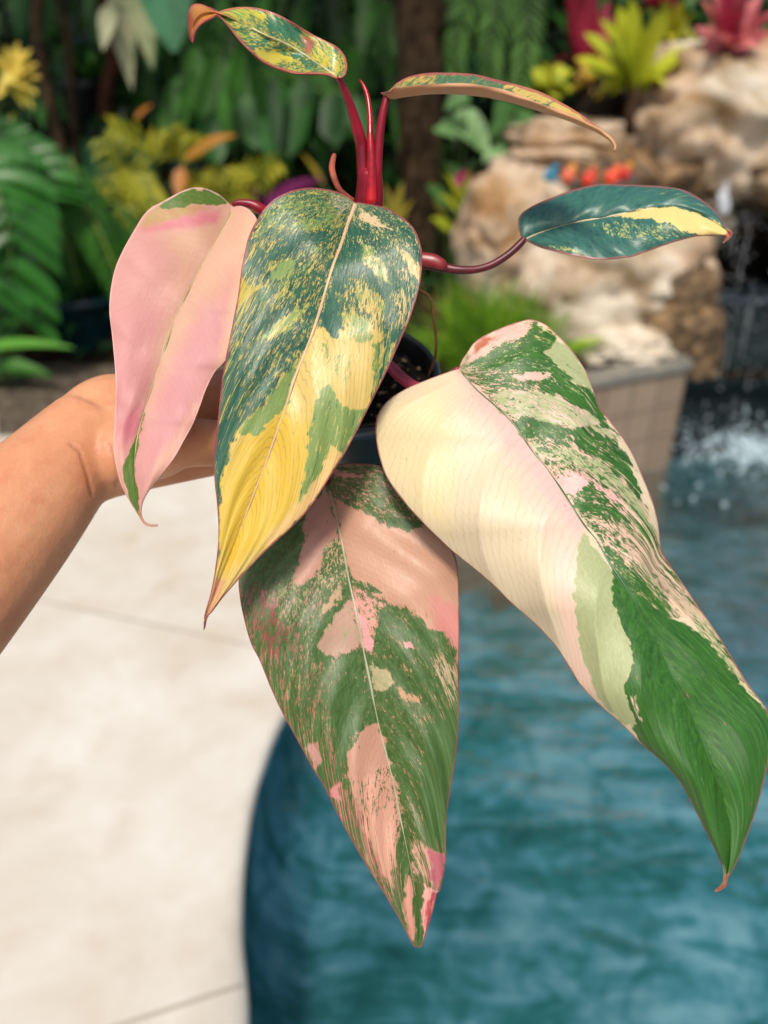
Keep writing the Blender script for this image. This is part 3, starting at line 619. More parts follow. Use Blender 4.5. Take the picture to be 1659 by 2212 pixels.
# G: big cream and green leaf at right
cG = (774.2, 663.6, .5833)
G_r = [(372, 226), (382, 200), (400, 172), (430, 130), (480, 98), (550, 68), (600, 52), (640, 45), (690, 62), (730, 95), (780, 145), (820, 200), (850, 250), (875, 320), (890, 365), (940, 430), (985, 490), (1020, 550), (1055, 630), (1090, 720), (1110, 800), (1122, 890), (1140, 930), (1180, 990), (1240, 1080), (1310, 1180), (1380, 1290), (1440, 1390), (1500, 1470), (1525, 1530), (1528, 1600), (1515, 1700), (1480, 1840), (1440, 1960), (1400, 2060), (1372, 2110), (1362, 2145), (1342, 2158), (1322, 2166)]
G_l = [(368, 229), (330, 240), (250, 270), (170, 305), (110, 345), (75, 390), (63, 440), (68, 510), (85, 580), (110, 640), (160, 710), (220, 780), (290, 850), (355, 910), (430, 970), (500, 1030), (570, 1100), (640, 1160), (690, 1210), (740, 1270), (790, 1350), (830, 1410), (900, 1480), (980, 1550), (1050, 1620), (1130, 1690), (1190, 1760), (1240, 1850), (1280, 1930), (1320, 2010), (1352, 2080), (1354, 2125), (1338, 2145), (1320, 2158)]
G_m = [(371, 229), (430, 300), (510, 370), (580, 440), (650, 540), (700, 600), (760, 690), (830, 800), (880, 860), (920, 930), (980, 1020), (1030, 1095), (1080, 1200), (1140, 1320), (1205, 1450), (1270, 1600), (1330, 1760), (1365, 1900), (1368, 2030), (1358, 2120), (1342, 2150), (1321, 2162)]
layG = [([(370, 225), (480, 300), (640, 480), (830, 780), (820, 960), (800, 1100), (830, 1280), (900, 1450), (800, 1400), (700, 900), (560, 600), (400, 400)], {'p': 'e2c2b0'}, 22),
        ([(60, 400), (300, 300), (360, 500), (340, 850), (200, 760), (70, 560)], {'p': 'dccca0'}, 30),
        ([(372, 238), (425, 240), (640, 480), (840, 800), (820, 860), (740, 760), (560, 520), (430, 330)], {'p': 'e2b8b0'}, 14),
        # right half
        ([(372, 232), (400, 170), (640, 40), (900, 360), (1122, 880), (1300, 1160), (1150, 1150), (980, 1010), (700, 590), (500, 360)], {'g': .55, 'm': .35, 'p': 'd8b8a0'}, 5),
        ([(400, 215), (420, 190), (520, 150), (600, 128), (720, 120), (700, 180), (780, 250), (880, 340), (900, 390), (850, 350), (740, 300), (620, 240), (500, 225)], {'g': .80, 'm': .4, 'p': 'c0c090'}, 7),
        ([(590, 130), (640, 60), (720, 90), (740, 130), (700, 150), (620, 150)], {'g': .8, 'p': 'd0c080'}, 7),
        ([(690, 165), (740, 135), (790, 150), (850, 250), (880, 350), (800, 270), (720, 205)], {'g': .1, 'm': .95}, 4),
        ([(410, 190), (440, 125), (560, 62), (640, 55), (645, 85), (590, 115), (510, 140), (460, 180), (400, 210)], {'g': .15, 'm': 0, 'p': 'dcb0a2'}, 5),
        ([(425, 150), (470, 108), (505, 105), (480, 135), (430, 165)], {'p': 'b06040', 'g': .05, 'm': 0}, 5),
        ([(560, 258), (620, 240), (725, 245), (700, 262), (620, 268)], {'g': .05, 'm': 0, 'p': 'd8b4a8'}, 4),
        ([(430, 250), (520, 240), (600, 270), (640, 300), (540, 300), (470, 290)], {'g': .7, 'm': .3}, 6),
        ([(640, 270), (760, 265), (860, 310), (900, 380), (960, 480), (850, 400), (760, 340), (690, 310)], {'g': .82, 'm': .4}, 5),
        ([(490, 330), (560, 305), (680, 315), (790, 360), (900, 430), (985, 495), (900, 470), (800, 435), (700, 425), (600, 410), (530, 370)], {'g': .2, 'm': .6, 'p': 'd4b8a8'}, 5),
        ([(570, 425), (640, 412), (740, 430), (800, 470), (720, 480), (640, 490), (600, 460)], {'g': .85}, 5),
        ([(790, 470), (800, 438), (880, 460), (950, 490), (1010, 560), (1045, 660), (1040, 720), (960, 600), (880, 540), (810, 520)], {'g': .84, 'm': .4}, 4),
        ([(640, 510), (800, 525), (900, 570), (980, 660), (1050, 740), (1100, 830), (1060, 800), (980, 720), (860, 620), (740, 570), (660, 560)], {'g': .4, 'm': .7, 'p': 'd8b8a4'}, 6),
        ([(720, 620), (820, 600), (960, 700), (1040, 800), (960, 760), (860, 680), (800, 690), (760, 680)], {'g': .45, 'm': .1, 'p': 'dcb0a8'}, 6),
        ([(740, 640), (800, 620), (850, 650), (800, 690), (770, 685)], {'g': .05, 'm': 0, 'p': 'dcb0ac'}, 4),
        ([(800, 690), (860, 655), (940, 720), (1000, 800), (900, 770), (820, 760)], {'g': .74, 'm': .3}, 5),
        ([(860, 780), (960, 800), (1080, 870), (1160, 980), (1230, 1090), (1180, 1090), (1050, 960), (940, 900), (890, 850)], {'g': .48, 'm': .2, 'p': 'dcb8a4'}, 8),
        ([(900, 880), (1000, 950), (1120, 1080), (1160, 1160), (1020, 1100), (940, 960)], {'g': .75, 'p': 'd0b890'}, 8),
        ([(1130, 1000), (1200, 1060), (1300, 1190), (1250, 1190), (1160, 1110)], {'g': .3, 'm': .2, 'p': 'd8bca0'}, 6),
        # the whole green lower part
        ([(935, 960), (990, 1020), (1080, 1110), (1180, 1160), (1260, 1200), (1340, 1290), (1420, 1400), (1500, 1490), (1560, 1500), (1560, 1750), (1420, 2080), (1320, 2180), (1320, 2040), (1190, 1780), (1050, 1640), (1022, 1560), (1000, 1470), (975, 1395), (1000, 1370), (1012, 1280), (985, 1200), (965, 1140), (940, 1090), (940, 1020)], {'g': 1, 'm': 0, 'p': 'a8a870'}, 3),
        ([(1220, 1110), (1300, 1170), (1400, 1310), (1510, 1470), (1510, 1500), (1430, 1410), (1340, 1300), (1260, 1200)], {'g': .42, 'm': .5, 'p': 'd4c49c'}, 5),
        ([(1005, 1440), (1035, 1440), (1030, 1460), (1055, 1540), (1030, 1530)], {'g': .5, 'm': 0, 'p': 'dcc0b0'}, 4),
        # sage patch
        ([(828, 835), (880, 900), (930, 960), (942, 1020), (942, 1090), (970, 1150), (990, 1210), (1015, 1290), (1010, 1350), (975, 1390), (1000, 1470), (1025, 1555), (985, 1540), (900, 1470), (850, 1360), (810, 1200), (798, 1080), (800, 960), (818, 900)], {'g': 0, 'm': 1}, 3),
        ([(1340, 2110), (1380, 2100), (1360, 2180), (1300, 2190)], {'g': .2, 'm': 0, 'p': 'a8503c'}, 4),
        ([(1180, 1760), (1240, 1850), (1300, 1960), (1370, 2090), (1340, 2100), (1260, 1960), (1190, 1820)], {'g': .9, 'p': '9c4030', 'm': 0}, 4)]
lf, mid = pigment_leaf('leaf', plant, cG, G_l, G_m, G_r, [.450, .445, .432, .420, .405, .39, .385], [.450, .432, .412, .402, .398, .392, .385], [.450, .455, .448, .432, .412, .395, .385], layG, [MG, UG, rim_pale], 0, 0, 'd6c8aa', .013, .006, (.0030, 7.5), ppm=.405, nT=340, nS=100, warp=5, slant=.30,
     label='large drooping leaf at right, cream on one half and green streaked on the other')
midrib(lf, mid, 7, 3, .41, plain('dark_green_vein', C('2f5a36'), .35), .35, .01, .52)
petiole(lf, [(775, 800, .53), (805, 775, .505), (839, 789, .49), (869, 817, .478), (904, 838, .468), (945, 830, .462), (980, 806, .456), (989, 799, .452)], [11, 12, 12.5, 12.5, 12.5, 11, 9, 7], plain('pink_petiole', C('ab3b52'), .35, .5, 60, C('8a2a40')), 'thick pink leaf stalk crossing the pot rim')
# ------------------------------------------------------------------ the person's arm and hand
def hand():
    mb = MB()
    u0 = CR.copy(); toc = (CO-O); toc = (toc-AX*toc.dot(AX)).normalized(); rt_ = AX.cross(toc).normalized()
    if rt_.x < 0: rt_ = -rt_
    def around(deg, h, rr):                 # deg 0 = right of the pot, 90 = far side, 180 = left, 270 = near side
        a = R(deg); taper = RP + .19*min(0, h+.01)
        return O+AX*h+(rt_*math.cos(a)-toc*math.sin(a))*(taper+rr)
    W = at(178, 958, .478)                  # wrist
    EL = at(-900, 2120, .31)               # elbow, outside the frame
    SH = Vector((-.22, -.12, 1.38))
    t = mb.tube
    fore = [W.lerp(EL, -.04), W.lerp(EL, .08), W.lerp(EL, .22), W.lerp(EL, .45), W.lerp(EL, .75), EL]
    t(fore, [.028, .0325, .0385, .0445, .048, .043], 24, True, sub=5)
    t([EL, EL.lerp(SH, .5), SH], [.042, .048, .055], 24, True, sub=5)
    # flattened wrist and palm from several overlapping rays
    kn = [around(192, .000, .018), around(190, -.018, .019), around(190, -.036, .019), around(194, -.044, .016)]
    Wb = W.lerp(EL, .10); t([Wb+AX*.006, at(215, 895, .490), at(300, 872, .500), kn[0]], [.022, .0225, .020, .0135], 16, True, sub=5)
    for i, kp in enumerate(kn):
        o = (kp-kn[1])*.38
        t([Wb+o*.4, W.lerp(kp, .2)+o*.3, W.lerp(kp, .5)+o*.2, kp], [.024, .022, .0195, .0125], 16, True, sub=4)
    heel = at(240, 1018, .478); t([Wb+(heel-W)*.2, heel, around(214, -.028, .020)], [.023, .0165, .013], 16, True, sub=4)
    # thumb on the near side, from the thumb side of the palm
    tb = [at(235, 985, .474), at(335, 972, .466), at(415, 955, .458), around(222, -.030, .0125), around(236, -.028, .0110), around(249, -.025, .0098)]
    t(tb, [.023, .0185, .0150, .0122, .0112, .0085], 16, True, sub=5)
    # four fingers wrapped round the far side
    for i, (kp, h, end, r) in enumerate(zip(kn, (-.004, -.021, -.036, -.049), (62, 52, 60, 78), (.0092, .0097, .0091, .0080))):
        pts = [kp, around(168, h, r+.004), around(150, h, r+.0015), around(128, h, r), around(106, h, r), around((106+end)/2, h, r), around(end, h, r)]
        t(pts, [r*1.25, r*1.18, r*1.02, r*1.0, r*1.02, r*.92, r*.72], 14, True, sub=4)
    me = bpy.data.meshes.new('tmp'); me.from_pydata(mb.v, [], mb.f); o = bpy.data.objects.new('tmp', me); col.objects.link(o)
    m = o.modifiers.new('r', 'REMESH'); m.mode = 'VOXEL'; m.voxel_size = .0016; m.use_smooth_shade = True
    m = o.modifiers.new('s', 'SMOOTH'); m.iterations = 16; m.factor = .6
    dg = bpy.context.evaluated_depsgraph_get(); dg.update()
    body = bpy.data.meshes.new_from_object(o.evaluated_get(dg)); bpy.data.objects.remove(o)
    n = len(body.vertices); co = np.empty(n*3, np.float32); body.vertices.foreach_get('co', co); co = co.reshape(-1, 3)
    no = np.empty(n*3, np.float32); body.vertices.foreach_get('normal', no); no = no.reshape(-1, 3)
    # wrist creases: grooves along curves drawn on the skin
    rel = co-np.array(CO); dep = rel@np.array(CF); px = 829.5+rel[:, 0]/dep/T*1106; py = 1106-(rel@np.array(CU))/dep/T*1106
    cr = np.zeros(n)
    for pl in ([(152, 1000-40), (172, 1025-50), (190, 1040-10), (200, 1070)], [(235, 960), (250, 1000), (255, 1030), (250, 1050)], [(520, 940), (540, 975), (560, 1000)]):
        d = np.full(n, 1e9)
        for a, b in zip(pl[:-1], pl[1:]):
            a = np.array(a, float); b = np.array(b, float); e = b-a; wx = px-a[0]; wy = py-a[1]; tt = np.clip((wx*e[0]+wy*e[1])/(e@e), 0, 1)
            d = np.minimum(d, np.hypot(wx-e[0]*tt, wy-e[1]*tt))
        cr = np.maximum(cr, np.exp(-(d/3.4)**2)*(dep < dep[np.abs(d) < 12].mean()+.01 if (np.abs(d) < 12).any() else 1))
    co2 = co-no*(cr*.0011)[:, None]; body.vertices.foreach_set('co', co2.ravel())
    body.attributes.new('crease', 'FLOAT', 'POINT').data.foreach_set('value', cr.astype(np.float32)); body.update()
    return body, around
body, around = hand()
k = N('warm_skin'); ob = k.obj(); f = k.noise(ob, 22, 4, .6); f2 = k.noise(ob, 380, 4, .7)
cskin = k.mix(k.math('MULTIPLY_ADD', f, 2.4, -.75, clamp=True), C('cf9670'), C('bd7b57'))
cskin = k.mix(k.math('MULTIPLY', k.attr('crease').outputs['Fac'], .35), cskin, C('6e3420'))
f4 = k.noise(ob, 75, 4, .65, .4); cskin = k.mix(k.math('MULTIPLY_ADD', f4, 5, -2.5, clamp=True), cskin, k.mix(.22, cskin, C('b0503a')))
cskin = k.mix(k.math('MULTIPLY_ADD', f2, 6, -3.6, clamp=True), cskin, k.mix(.22, cskin, C('8a4a30')))
skin = k.done(k.pbsdf(cskin, .46, .42, k.bump(k.math('ADD', f2, k.math('MULTIPLY', f4, 1.4)), .3, .0012), Subsurface_Weight=.12, Subsurface_Scale=.006))
person = link('person', body, skin)
tag(person, 'bare tanned arm reaching in from the left, hand gripping the black pot', 'person')
mb = MB(); tn = around(249, -.025, .0165); pn = around(240, -.027, .019)
mb.tube([around(237, -.0275, .0185), around(243, -.0265, .0185), around(249, -.025, .0160)], [.0045, .0052, .0038], 10, True, flat=.3)
mb.build('thumbnail', plain('pink_nail', C('d8a090'), .25), person)

# ------------------------------------------------------------------ deck and pool
edge_px = [(960, 1075), (870, 1170), (770, 1300), (680, 1430), (612, 1540), (577, 1620), (547, 1720), (528, 1850), (522, 2000), (534, 2212)]
ed = [ground(x, y, 0) for x, y in edge_px]
ed = [Vector((.46, 2.93, 0))] + ed + [Vector((-.27, .58, 0)), Vector((-.13, .28, 0)), Vector((.15, .06, 0)), Vector((.6, -.08, 0)), Vector((1.6, -.2, 0)), Vector((5, -.25, 0))]
EC, _ = spline3(ed, [0]*len(ed), 10); EC = [Vector((p.x, p.y, 0)) for p in EC]
def offs(pts, d):                          # positive = towards the water
    out = []
    for i, p in enumerate(pts):
        t = (pts[min(i+1, len(pts)-1)]-pts[max(i-1, 0)]).normalized(); out.append(p+Vector((-t.y, t.x, 0))*d)
    return out
k = N('travertine'); ob = k.n('NewGeometry').outputs['Position']; f = k.noise(ob, 2.2, 6, .62, .4); f2 = k.noise(ob, 26, 5, .7); f3 = k.noise(ob, 7, 3, .5)
cc = k.mix(k.math('MULTIPLY_ADD', f, 3.2, -1.15, clamp=True), C('bdb4a4'), C('d0cdc6'))
cc = k.mix(k.math('MULTIPLY', k.math('MULTIPLY_ADD', f3, 5, -2.7, clamp=True), .28), cc, C('b09a7c'))
cc = k.mix(k.math('MULTIPLY', k.math('MULTIPLY_ADD', f2, 8, -4.6, clamp=True), .28), cc, C('d2cec6'))
cc = k.mix(k.math('MULTIPLY', k.math('MULTIPLY_ADD', f2, -8, 3.0, clamp=True), .35), cc, C('a89a82'))
trav = k.done(k.pbsdf(cc, .62, .35, k.bump(f2, .25, .003)))
mb = MB()
inner = offs(EC, -.03)
poly_fill(mb, [(p.x, p.y, 0) for p in inner] + [(5, -3, 0), (-9, -3, 0), (-9, 3.42, 0), (.2, 3.42, 0), (.26, 3.1, 0)])
prof = [(-.03, 0), (-.016, -.0015), (-.006, -.007), (0, -.017), (.0, -.034), (-.006, -.045), (-.03, -.05), (-.05, -.05)]
rows = []
for (d, h) in prof: rows.append([Vector((p.x, p.y, h)) for p in offs(EC, d)])
vs = [p for r_ in rows for p in r_]; n = len(EC); fs = [(i*n+j, i*n+j+1, (i+1)*n+j+1, (i+1)*n+j) for i in range(len(rows)-1) for j in range(n-1)]
mb.add(vs, fs); deck = mb.build('pool_deck', trav, smooth=False, recalc=True); deck['kind'] = 'structure'
for p_ in deck.data.polygons: p_.use_smooth = p_.index >= len(deck.data.polygons)-len(fs)
mb = MB()
def joint(a, b, w_=.0045):
    a = Vector(a); b = Vector(b); s_ = Vector((-(b-a).y, (b-a).x, 0)).normalized()*w_; z = Vector((0, 0, .0008))
    mb.add([a-s_+z, a+s_+z, b+s_+z, b-s_+z], [(0, 3, 2, 1)])
joint(ground(40, 1287), ground(590, 1405)); joint(ground(-300, 2400), ground(522, 2128)); joint(ground(60, 1287), ground(-900, 1500)); joint((-1.3, 2.16, 0), (-2.0, 3.7, 0)); joint((-4, 2.9, 0), (-1.2, 2.16, 0))
jo = mb.build('deck_joint', plain('sand_grout', C('a39a8c'), .9, .2), smooth=False); jo['kind'] = 'structure'
# pool shell
k = N('teal_plaster_ripple_light'); ob = k.n('NewGeometry').outputs['Position']; 
wv = k.noise(ob, 1.3, 3, .5, .8)
f = k.noise(k.mapping(ob, (2.6, 10, 1), (2, 1, 0), (0, 0, R(42))), 1.0, 6, .62, .7); f_b = k.noise(ob, 6, 5, .6, .9)  # plaster blotches, plus pale streaks painted for sky reflections on the ripples
f = k.math('ADD', k.math('MULTIPLY', f, .55), k.math('MULTIPLY', f_b, .45))
cc = k.ramp(f, [(.36, C('2a666a')), (.45, C('3e868e')), (.52, C('6ca8c0')), (.61, C('a8d0e4'))])
sz0 = k.n('SeparateXYZ'); k.l(ob, sz0.inputs[0]); wall_top_dark = k.math('MULTIPLY', k.math('MULTIPLY_ADD', sz0.outputs[2], 6, 2.1, clamp=True), .3)
cc = k.mix(k.math('MULTIPLY_ADD', wv, 3, -1.2, clamp=True), k.mix(.35, cc, C('2c5c5e')), cc)
cc = k.mix(wall_top_dark, cc, C('1c3b3a'))  # plaster darker towards the top of the wall
plaster = k.done(k.pbsdf(cc, .8, .2))
mb = MB(); PB = offs(EC, -.025); zf = -.85
zf = -.62; rws = [(-.025, -.05), (-.024, -.36), (-.01, -.45), (.03, -.54), (.10, zf)]
vs = [Vector((p.x, p.y, z)) for d_, z in rws for p in offs(EC, d_)]
fs = [(i*n+j, i*n+j+1, (i+1)*n+j+1, (i+1)*n+j) for i in range(len(rws)-1) for j in range(n-1)]; mb.add(vs, fs)
k = N('dark_topped_plaster'); ob2 = k.n('NewGeometry').outputs['Position']; sz = k.n('SeparateXYZ'); k.l(ob2, sz.inputs[0]); fw = k.noise(ob2, 7, 5, .6)
bd_ = k.math('MULTIPLY_ADD', k.math('ADD', sz.outputs[2], k.math('MULTIPLY', fw, .10)), 7, 1.9, clamp=True)  # mix rises with height, darkening the upper wall
pwm = k.done(k.pbsdf(k.mix(bd_, k.mix(fw, C('2c5a5c'), C('4a7e88')), C('1c3532')), .6, .3))
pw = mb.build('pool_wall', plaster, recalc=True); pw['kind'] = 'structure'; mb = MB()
fl = offs(EC, .1); poly_fill(mb, [(p.x, p.y, zf) for p in fl]+[(6, -.3, zf), (6, 4.6, zf), (1.3, 4.6, zf), (1.3, 3.3, zf)])
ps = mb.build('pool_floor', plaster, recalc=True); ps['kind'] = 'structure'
for p_ in ps.data.polygons: p_.use_smooth = False
# water surface
k = N('pool_water'); ob = k.n('NewGeometry').outputs['Position']
wa = k.noise(k.mapping(ob, (1.1, 3.0, 1), (0, 0, 0), (0, 0, R(-28))), 3.0, 5, .55, .9); wb = k.noise(k.mapping(ob, (1, 2, 1), (0, 0, 0), (0, 0, R(-20))), 12, 4, .55, .8)
sp = Vector(ground(1600, 975, -.12)); dist = k.n('VectorMath', operation='DISTANCE'); k.l(ob, dist.inputs[0]); dist.inputs[1].default_value = sp
rg = k.math('SINE', k.math('MULTIPLY', k.math('ADD', dist.outputs['Value'], k.math('MULTIPLY', wa, .12)), 42)); rg = k.math('MULTIPLY', rg, k.math('DIVIDE', .06, k.math('ADD', dist.outputs['Value'], .25)))
hh = k.math('ADD', k.math('ADD', k.math('MULTIPLY', wa, 1.0), k.math('MULTIPLY', wb, .38)), rg)
nr = k.bump(hh, .5, .03)
gl = k.n('BsdfGlossy'); gl.inputs['Roughness'].default_value = .03; k.l(nr, gl.inputs['Normal'])
tr = k.n('BsdfTransparent'); tr.inputs[0].default_value = C4('c6d6d4')
fr = k.n('Fresnel'); fr.inputs['IOR'].default_value = 1.25; k.l(nr, fr.inputs['Normal'])
mx = k.n('MixShader'); k.l(k.math('MULTIPLY', fr.outputs[0], .62), mx.inputs[0]); k.l(tr.outputs[0], mx.inputs[1]); k.l(gl.outputs[0], mx.inputs[2])
mb = MB(); WZ = -.12; poly_fill(mb, [(p.x, p.y, WZ) for p in offs(EC, -.024)]+[(6, -.3, WZ), (6, 4.42, WZ), (1.35, 4.42, WZ), (1.37, 3.345, WZ)])
wt = mb.build('pool_water', k.done(mx.outputs[0]), smooth=False, recalc=True); wt['kind'] = 'structure'

# ------------------------------------------------------------------ tiled walls
def tile_mat(name, c1, c2, gr, sc_=.15):
    k = N(name); uv = k.attr('tuv').outputs['Vector']; b = k.n('TexBrick'); k.l(uv, b.inputs['Vector'])
    b.offset = 0; b.inputs['Scale'].default_value = 1; b.inputs['Brick Width'].default_value = sc_; b.inputs['Row Height'].default_value = sc_; b.inputs['Mortar Size'].default_value = .004
    b.inputs['Color1'].default_value = tuple(c1)+(1,); b.inputs['Color2'].default_value = tuple(c2)+(1,); b.inputs['Mortar'].default_value = tuple(gr)+(1,)
    f = k.noise(uv, 9, 5, .6); c = k.mix(k.math('MULTIPLY_ADD', f, 2, -.7, clamp=True), b.outputs[0], k.mix(.5, b.outputs[0], [x*.5 for x in c1]))
    return k.done(k.pbsdf(c, .25, .5, k.bump(b.outputs['Fac'], -.3, .004)))
def wall_quad(mb, a, b, z0, z1): 
    mb.add([(a[0], a[1], z0), (b[0], b[1], z0), (b[0], b[1], z1), (a[0], a[1], z1)], [(0, 1, 2, 3)])
def finish_wall(mb, name, mat, parent=None, segs=None):
    o = mb.build(name, mat, parent, smooth=False); me = o.data; a = me.attributes.new('tuv', 'FLOAT_VECTOR', 'POINT')
    out = []
    for v_ in me.vertices:
        p = v_.co; out += [p.x*.9+p.y*.44, p.z+.4, 0]
    a.data.foreach_set('vector', out); return o
def slab(mb, quad, z0, z1):                # extruded quad
    n_ = len(quad); mb.add([(x, y, z0) for x, y in quad]+[(x, y, z1) for x, y in quad], [tuple(range(n_-1, -1, -1)), tuple(range(n_, 2*n_))]+[(i, (i+1) % n_, n_+(i+1) % n_, n_+i) for i in range(n_)])
TZ = .40; A1 = (.30, 2.83); B1 = (1.372, 3.345); B2 = (1.40, 4.42)
rw = empty('raised_tiled_wall', (.85, 3.1, 0)); tag(rw, 'beige tiled raised wall with a slate ledge, its corner standing in the pool', 'wall')
mb = MB(); slab(mb, [A1, B1, B2, (.15, 4.42)], -1.2, TZ-.03); finish_wall(mb, 'tile_face', tile_mat('beige_wall_tile', C('988470'), C('887460'), C('5e5244')), rw)
mb = MB(); slab(mb, [(A1[0]-.01, A1[1]-.016), (B1[0]+.012, B1[1]-.014), (B2[0]+.012, B2[1]), (B2[0]-.1, B2[1]), (B1[0]-.10, B1[1]+.06), (A1[0]-.05, A1[1]+.09)], TZ-.03, TZ)
mb.build('coping', plain('slate_ledge', C('5d6264'), .4, .5, 12, C('8a8474'), .3, .003), rw, smooth=False)
sw = empty('spillway_wall', (3, 4.5, 0)); tag(sw, 'dark wet tiled wall behind the pool below the waterfall', 'wall')
mb = MB(); slab(mb, [(1.44, 4.45), (6, 4.45), (6, 4.7), (1.44, 4.7)], -1.2, TZ-.02); finish_wall(mb, 'tile_face', tile_mat('dark_wet_tile', C('24302f'), C('1d2626'), C('0e1414')), sw)
mb = MB(); slab(mb, [(1.44, 4.41), (6, 4.41), (6, 4.75), (1.44, 4.75)], TZ-.02, TZ+.015); mb.build('ledge', plain('blue_grey_ledge', C('4d5c66'), .3, .5, 10, C('39444a')), sw, smooth=False)
mb = MB(); slab(mb, [(1.44, 5.3), (6, 5.3), (6, 5.4), (1.44, 5.4)], TZ, 1.25); mb.build('grotto_back', plain('dark_grotto_stone', C('1e1c18'), .8, .3, 6, C('0c0b0a')), sw, smooth=False)

# ------------------------------------------------------------------ ground and planted bank
def bank_h(x, y):
    t = max(0, min(1, (y-4.5)/4.5)); h = -.04+3.1*t**.85 if y > 4.5 else -.04
    h += .06*mn.noise(Vector((x*1.5, y*1.5, 0)))*(1 if y > 4.6 else 0)
    return h
mb = MB(); xs = np.linspace(-14, 14, 70); ys = np.concatenate([np.linspace(4.3, 10, 40), np.linspace(10.5, 30, 12)])
vs = [(x, y, bank_h(x, min(y, 10))) for y in ys for x in xs]; nx = len(xs)
mb.add(vs, [(i*nx+j, i*nx+j+1, (i+1)*nx+j+1, (i+1)*nx+j) for i in range(len(ys)-1) for j in range(nx-1)])
bk = mb.build('planted_bank', plain('dark_garden_soil', C('241b10'), .95, .1, 9, C('100c07'), .8, .02)); bk['kind'] = 'structure'
mb = MB(); mb.add([(-200, -200, -1.4), (200, -200, -1.4), (200, 200, -1.4), (-200, 200, -1.4)], [(0, 1, 2, 3)])
gd = mb.build('ground', plain('distant_ground', C('3a3a26'), .95, .1, .5, C('26301a')), smooth=False); gd['kind'] = 'structure'
# ------------------------------------------------------------------ planting materials
def foliage(name, c1, c2, rough=.5, trans=.28, c3=None, scale=5, spec=.32):
    k = N(name); v = k.attr('var').outputs['Fac']; ob = k.n('NewGeometry').outputs['Position']
    f = k.noise(ob, scale, 4, .6)
    c = k.mix(v, c1, c2)
    c = k.mix(k.math('MULTIPLY_ADD', f, 4, -1.9, clamp=True), c, c3 or [x*.6 for x in c1])
    p = k.pbsdf(c, rough, spec, k.bump(k.noise(ob, 60, 3, .6), .15, .004)); t = k.n('BsdfTranslucent'); k.l(c, t.inputs[0])
    mx = k.n('MixShader'); mx.inputs[0].default_value = trans; k.l(p, mx.inputs[1]); k.l(t.outputs[0], mx.inputs[2]); return k.done(mx.outputs[0])
F_dark = foliage('dark_green_leaf', C('143409'), C('4a8a2c'))
F_deep = foliage('deep_green_leaf', C('153c12'), C('2c6422'))
F_mid = foliage('mid_green_leaf', C('2a6420'), C('5c9a34'))
F_blue = foliage('blue_green_leaf', C('2c5f42'), C('4f8a62'))
F_lime = foliage('lime_leaf', C('8a9c1c'), C('c4c832'), c3=C('5d7a18'))
F_yel = foliage('yellow_leaf', C('c4a83a'), C('e6cf62'), c3=C('9c9a2c'))
F_olive = foliage('olive_yellow_leaf', C('667a16'), C('c2b830'), c3=C('3d5a12'), scale=9)
F_orange = foliage('orange_leaf', C('a8642a'), C('c88a3a'), c3=C('7a6a20'))
F_cream = foliage('cream_variegated_leaf', C('a8ae84'), C('c6c4a0'), c3=C('3c6a34'), scale=8)
F_purple = foliage('purple_leaf', C('3c1230'), C('7a2460'))
F_red = foliage('red_leaf', C('86152e'), C('c03a58'), c3=C('5c0e20'))
F_pink = foliage('pink_leaf_bromeliad', C('b02a4c'), C('e08a86'), c3=C('84122e'))
F_grass = foliage('bright_grass', C('3f7a10'), C('8ab02a'), c3=C('2c5a0e'))
stalk_g = plain('green_stalk', C('3a5a1e'), .5); stalk_b = plain('brown_stalk', C('4a3524'), .8, .2, 20, C('2a1c12'))
bark = plain('shaggy_bark', C('4a3a2a'), .95, .15, 14, C('17110b'), .9, .03)

def bez(mb, p0, p1, bend, Wd, prof='lance', fold=.25, var=None, seg=8, tilt=0, side=None):
    """leaf from p0 to p1 along an arch; bend > 0 lifts the middle"""
    p0 = Vector(p0); p1 = Vector(p1); L = (p1-p0).length; pm = (p0+p1)/2+Vector((0, 0, bend*L)); var = random.random() if var is None else var
    vs = []; fs = []
    view = (CO-pm).normalized(); up = (view*.7+Vector((0, 0, .7))).normalized()
    up = (up+Vector((tilt, 0, 0))).normalized()
    for i in range(seg+1):
        t = i/seg; p = p0*(1-t)**2+pm*2*t*(1-t)+p1*t*t; tn = ((pm-p0)*(1-t)+(p1-pm)*t).normalized()
        s_ = tn.cross(up).normalized(); nn = s_.cross(tn).normalized()
        wd = {'lance': math.sin(math.pi*t**.75)*(1-t*.15)+.02 if t < 1 else .02, 'strap': min(1, .5+t*3)*(1-max(0, (t-.72)/.28)**1.8)+.02,
              'oval': math.sin(math.pi*min(.985, .06+.94*t**.65))**.7, 'heart': (1-t**2.0)*min(1, .6+t*5)+.01, 'spike': 1-t*.97}[prof]*Wd/2
        vs += [p-s_*wd+nn*fold*wd, p-nn*fold*wd*.3, p+s_*wd+nn*fold*wd]
    for i in range(seg):
        a = i*3; fs += [(a, a+1, a+4, a+3), (a+1, a+2, a+5, a+4)]
    mb.add(vs, fs, var)
